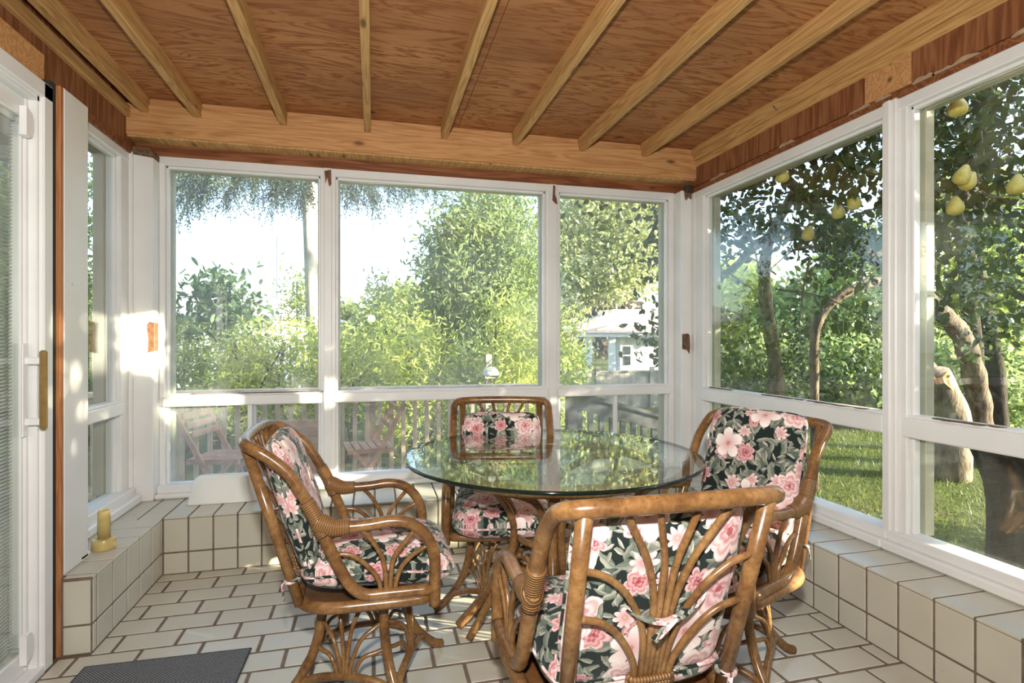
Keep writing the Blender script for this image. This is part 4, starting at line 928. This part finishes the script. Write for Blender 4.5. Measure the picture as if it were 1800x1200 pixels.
# broken stump and an unidentified dark rounded shape close to the window
sb = P(1668, 800, 6.0); sb.z = GZ
st = thing('broken_stump', sb, 0, 'broken pale tree stump with torn orange wood on top', 'stump')
pp = [sb+Vector((0, 0, -.05)), P(1672, 740, 6.0), P(1655, 690, 5.95), P(1643, 655, 5.9)]
MB().tube(crom([q-sb for q in pp], 5), [.20-.004*i for i in range(16)], 14).build('bole', 'bark_pale', st, True)
m = MB(); tp = pp[-1]-sb; nv = 16
V = [(tp.x+.14*math.cos(a), tp.y+.14*math.sin(a), tp.z-.02+rnd.uniform(-.05, .06)+.13*max(0, math.cos(a-1.2))) for a in [2*math.pi*i/nv for i in range(nv)]]+[(tp.x+.17*math.cos(a), tp.y+.17*math.sin(a), tp.z-.10+rnd.uniform(-.09, .03)) for a in [2*math.pi*i/nv for i in range(nv)]]+[(tp.x, tp.y, tp.z-.06)]
m.add(V, [(i, (i+1) % nv, nv+(i+1) % nv, nv+i) for i in range(nv)]+[(2*nv, (i+1) % nv, i) for i in range(nv)]); m.build('torn_top', 'split_wood', st)
dk = P(1815, 900, 3.5); dk.z = GZ
dt = thing('dark_shape', dk, 0, 'dark rounded shape standing close outside the near right window', 'trunk')
MB().lathe([(.27, -.02), (.232, .06), (.225, .3), (.228, .45), (.245, .58), (.28, .70), (.31, .78), (.30, .80), (.2, .82)], seg=24).build('bole', 'bark_dark', dt, True)

# deck, railing, stair rail
deck = thing('deck', label='wooden deck of long boards outside the back windows', cat='deck', kind='structure')
y = 3.72
while y < 5.1:
    MB().box(-4.2, 2.0, y, y+.135, -.14, -.10, .004).build('plank', 'deck_wood', deck); y += .143
MB().box(-4.2, 2.0, 3.72, 5.12, GZ, -.145).build('deck_base', 'rail_grey', deck)
rl = thing('deck_railing', (0, 5.05, 0), 0, 'wooden deck railing with square balusters outside the back windows', 'railing')
MB().box(-4.0, 1.74, -.07, .07, .75, .788, .006).build('top_rail', 'deck_wood', rl); MB().box(-4.0, 1.74, -.02, .02, .66, .70, .004).build('upper_rail', 'deck_wood', rl); MB().box(-4.0, 1.74, -.02, .02, -.05, -.01, .004).build('bottom_rail', 'deck_wood', rl)
bal = MB().box(-.018, .018, -.045, -.02, -.06, .70, .003).mesh('baluster', 'deck_wood'); x = -3.9; i = 0
while x < 1.7: link('baluster', bal, rl, (x, 0, 0)); x += .104
for x in (-3.2, -1.6, -.02, 1.7): MB().box(x-.043, x+.043, -.02, .066, -.1, .73, .004).build('post', 'deck_wood', rl)
sr = thing('stair_railing', (1.8, 4.9, 0), 0, 'dark weathered stair handrail sloping down to the lawn', 'railing')
def slope(x): return .70-.27*x
MB().prism([(0, slope(0)), (1.9, slope(1.9)), (1.9, slope(1.9)-.13), (0, slope(0)-.13)], -.03, .03, 'y').build('handrail', 'rail_grey', sr)
MB().prism([(0, slope(0)+.035), (1.9, slope(1.9)+.035), (1.9, slope(1.9)), (0, slope(0))], -.07, .07, 'y').build('cap_rail', 'rail_grey', sr)
for k in range(17): MB().box(.06+k*.11, .105+k*.11, -.02, .02, max(GZ, slope(.08+k*.11)-.85), slope(.08+k*.11)-.1).build('baluster', 'rail_grey', sr)
for x in (0, 1.85): MB().box(x-.045, x+.045, -.045, .045, GZ, slope(x), .004).build('post', 'rail_grey', sr)

# folding slatted garden furniture on the deck (local: +x faces forward)
def fold_chair(loc, rz, label, mat):
    c = thing('folding_chair', loc, rz, label, 'chair', 'folding wooden chairs on the deck')
    for s in (-1, 1):
        y = .2*s
        MB().prism([(.17, 0), (.21, 0), (-.225, .80), (-.26, .79)], y-.011, y+.011, 'y').build('leg', mat, c)
        y = .172*s
        MB().prism([(-.24, 0), (-.20, 0), (.19, .44), (.15, .44)], y-.011, y+.011, 'y').build('leg', mat, c)
        MB().box(-.17, .20, y-.012-.012*s, y+.012-.012*s, .405, .435, .003).build('seat_rail', mat, c)
    for k in range(6): MB().box(-.155+k*.062, -.103+k*.062, -.185, .185, .436, .448, .003).build('seat_slat', mat, c)
    for z in (.60, .665, .73):
        x = -.225+(.80-z)*.435/.8; MB().box(x-.004, x+.010, -.19, .19, z, z+.045, .003).build('back_slat', mat, c)
    MB().tube([(-.06, -.17, .19), (-.06, .17, .19)], .008, 8).build('crossbar', mat, c)
    return c
p1 = P(652, 800, 4.55); fold_chair((p1.x, p1.y, -.10), R(180)+R(8), 'folding slatted wooden chair seen through the middle window, facing left', 'teak')
p2 = P(385, 800, 4.15); fold_chair((p2.x+.02, p2.y, -.10), R(-14), 'folding slatted wooden chair seen through the left window, turned toward the table', 'teak')
p3 = P(512, 800, 4.3); ft = thing('folding_table', (p3.x, p3.y, -.10), R(-8), 'folded slatted wooden table propped upright on the deck behind the left chair', 'table')
for k in range(9): MB().box(-.30, .30, -.012, .012, .10+k*.066, .158+k*.066, .003).build('slat', 'teak', ft, loc=(0, -.012*k+.06, 0))
for s in (-1, 1):
    MB().prism([(.09, 0), (.13, 0), (.03, .70), (-.01, .70)], s*.25-.012, s*.25+.012, 'x').build('leg', 'teak_grey', ft); MB().prism([(.30, 0), (.34, 0), (.06, .62), (.03, .62)], s*.21-.012, s*.21+.012, 'x').build('leg', 'teak_grey', ft)
# bird feeder on a post
fp = P(858, 680, 6.1); bf = thing('bird_feeder', (fp.x, fp.y, GZ), 0, 'grey post carrying a small feeder under a white cloth cover', 'bird feeder')
MB().box(-.035, .035, -.035, .035, 0, fp.z-GZ+.36, .004).build('post', 'fence_wood', bf)
zt_ = P(858, 655, 6.1).z-GZ; MB().box(-.06, .08, -.10, -.03, zt_-.06, zt_-.02, .005).build('tray', 'fence_wood', bf)
m = MB(); V = []
for i in range(9):
    a = math.pi*i/8
    for yv in (-.13, -.02): V.append((.012-.085*math.cos(a), yv, zt_-.02+.09*math.sin(a)+rnd.uniform(-.006, .006)))
m.add(V, [(2*i, 2*i+2, 2*i+3, 2*i+1) for i in range(8)]+[tuple(range(0, 18, 2))[::-1], tuple(range(1, 18, 2))]); m.build('cloth_cover', 'white_cloth', bf, True)

# board fence and the neighbouring houses
f0, f1 = P(1012, 650, 12.2), P(1215, 640, 12.6); fd = (f1-f0); L_ = math.hypot(fd.x, fd.y); fa = math.atan2(fd.y, fd.x)
fe = thing('board_fence', (f0.x, f0.y, GZ-.6), fa, 'weathered grey board fence in front of the neighbouring house', 'fence')
ft_ = f0.z-(GZ-.6); n = int(L_/.14)
for k in range(n): MB().box(k*.14+.002, k*.14+.138, 0, .02+.006*(k % 2), 0, ft_-.06+rnd.uniform(-.01, .01), .003).build('board', 'fence_wood', fe)
MB().box(-.05, L_, -.02, .05, ft_-.06, ft_-.02).build('cap_rail', 'fence_wood', fe)
for k in range(0, n, 9): MB().box(k*.14-.05+.5, k*.14+.05+.5, -.04, .0, 0, ft_+.06, .004).build('post', 'fence_wood', fe)
def roof_hip(x0, x1, y0, y1, z0, rx0, rx1, z1):
    ym = (y0+y1)/2
    return MB().add([(x0, y0, z0), (x1, y0, z0), (x1, y1, z0), (x0, y1, z0), (rx0, ym, z1), (rx1, ym, z1)], [(0, 1, 5, 4), (1, 2, 5), (2, 3, 4, 5), (3, 0, 4), (3, 2, 1, 0)])
hz = 17.0; k_ = hz/FPX; ho = P(900, 598, hz)
hs = thing('neighbour_house', (ho.x, ho.y, -1.2), -YAW, 'pale blue and white bungalow with tan hip roof beyond the fence', 'house')
def hx(px): return (px-900)*k_
def hzz(py): return 1.2+1.2-(py-598)*k_
MB().box(hx(1095), hx(1300), .35, 1.3, 0, hzz(592)).build('wall', 'siding', hs)
MB().box(hx(1028), hx(1300), -.05, .1, hzz(592), hzz(585)).build('fascia', 'trim_white', hs); MB().box(hx(1028), hx(1028)+.12, 0, 4, hzz(592), hzz(585)).build('fascia', 'trim_white', hs)
roof_hip(hx(1028), hx(1320), -.1, 4.5, hzz(585), hx(1115), hx(1250), hzz(562)).build('porch_roof', 'roof_tan', hs)
roof_hip(hx(1010), hx(1420), 2.2, 12, hzz(582), hx(1150), hx(1300), hzz(520)).build('main_roof', 'roof_tan', hs)
MB().box(hx(1104), hx(1119), 5.2, 6.0, hzz(575), hzz(530)).build('chimney', 'trim_white', hs)
for px in (1036, 1077): MB().box(hx(px)-.1, hx(px)+.1, .05, .25, 0, hzz(592)).build('column', 'trim_white', hs)
MB().box(hx(1095)-.02, hx(1095)+.12, .3, .36, 0, hzz(592)).build('corner_trim', 'trim_white', hs)
wi = MB().box(hx(1098), hx(1115), .30, .36, hzz(645), hzz(606)).build('window', 'trim_white', hs); MB().box(hx(1101), hx(1112), .28, .31, hzz(623), hzz(609)).build('sash', 'dark_pane', wi); MB().box(hx(1101), hx(1112), .28, .31, hzz(642), hzz(626)).build('sash', 'dark_pane', wi)
MB().prism([(hx(1040), hzz(622)), (hx(1064), hzz(617)), (hx(1050), hzz(608))], 1.5, 2.6, 'y').build('awning', 'trim_white', hs)
hz2 = 15.0; k2 = hz2/FPX; ho2 = P(900, 598, hz2)
h2 = thing('shingled_house', (ho2.x, ho2.y, -1.0), -YAW, 'house with grey shingled hip roof seen through the left back window', 'house')
def lx(px): return (px-900)*k2
def lz(py): return 2.2-(py-598)*k2
MB().box(lx(0), lx(470), .4, 6.5, 0, lz(556)).build('wall', 'siding', h2)
roof_hip(lx(-40), lx(497), 0, 7, lz(556), lx(60), lx(282), lz(455)).build('roof', 'shingles', h2) if 'shingles' in M else None
def shingle():
    t = NT('shingles'); w = t.n('ShaderNodeTexWave', wave_type='BANDS', bands_direction='Z'); w.inputs['Scale'].default_value = 3.0; t.l(t.pos(), w.inputs[0])
    n = t.noise(t.pos(), 7, 3); cc = t.mix(t.math('MULTIPLY', w.outputs[1], .5), c4(.50, .49, .47), c4(.30, .30, .31)); cc = t.mix(t.math('MULTIPLY', n, .4), cc, c4(.42, .41, .40)); t.bump(w.outputs[1], .5, .03); M['shingles'] = t.fin(cc, .9, .1)
shingle()
roof_hip(lx(-40), lx(497), 0, 7, lz(556), lx(60), lx(275), lz(474)).build('roof', 'shingles', h2)
MB().box(lx(-40), lx(497), -.06, .02, lz(562), lz(555)).build('gutter', 'metal_pole', h2)
up_ = P(488, 560, 22); ut = thing('utility_pole', (up_.x, up_.y, -1), 0, 'thin grey utility pole left of the antenna tower', 'pole')
MB().tube([(0, 0, 0), (0, 0, P(488, 416, 22).z+1)], [.06, .045], 8).build('shaft', 'metal_pole', ut, True); MB().box(-.09, .09, -.03, .03, P(488, 430, 22).z+1, P(488, 427, 22).z+1).build('crossarm', 'metal_pole', ut)
at = P(529, 560, 20); an = thing('antenna_tower', (at.x, at.y, -1), R(20), 'lattice antenna tower beside the spruce trunk', 'tower'); zt_ = P(529, 421, 20).z+1
for x, y in ((-.14, 0), (.14, 0), (0, .24)): MB().tube([(x, y, 0), (x, y, zt_)], .022, 6).build('leg', 'metal_pole', an)
zz = .4
while zz < zt_: MB().box(-.14, .14, -.02, .02, zz, zz+.07).build('rung', 'metal_pole', an); zz += .28
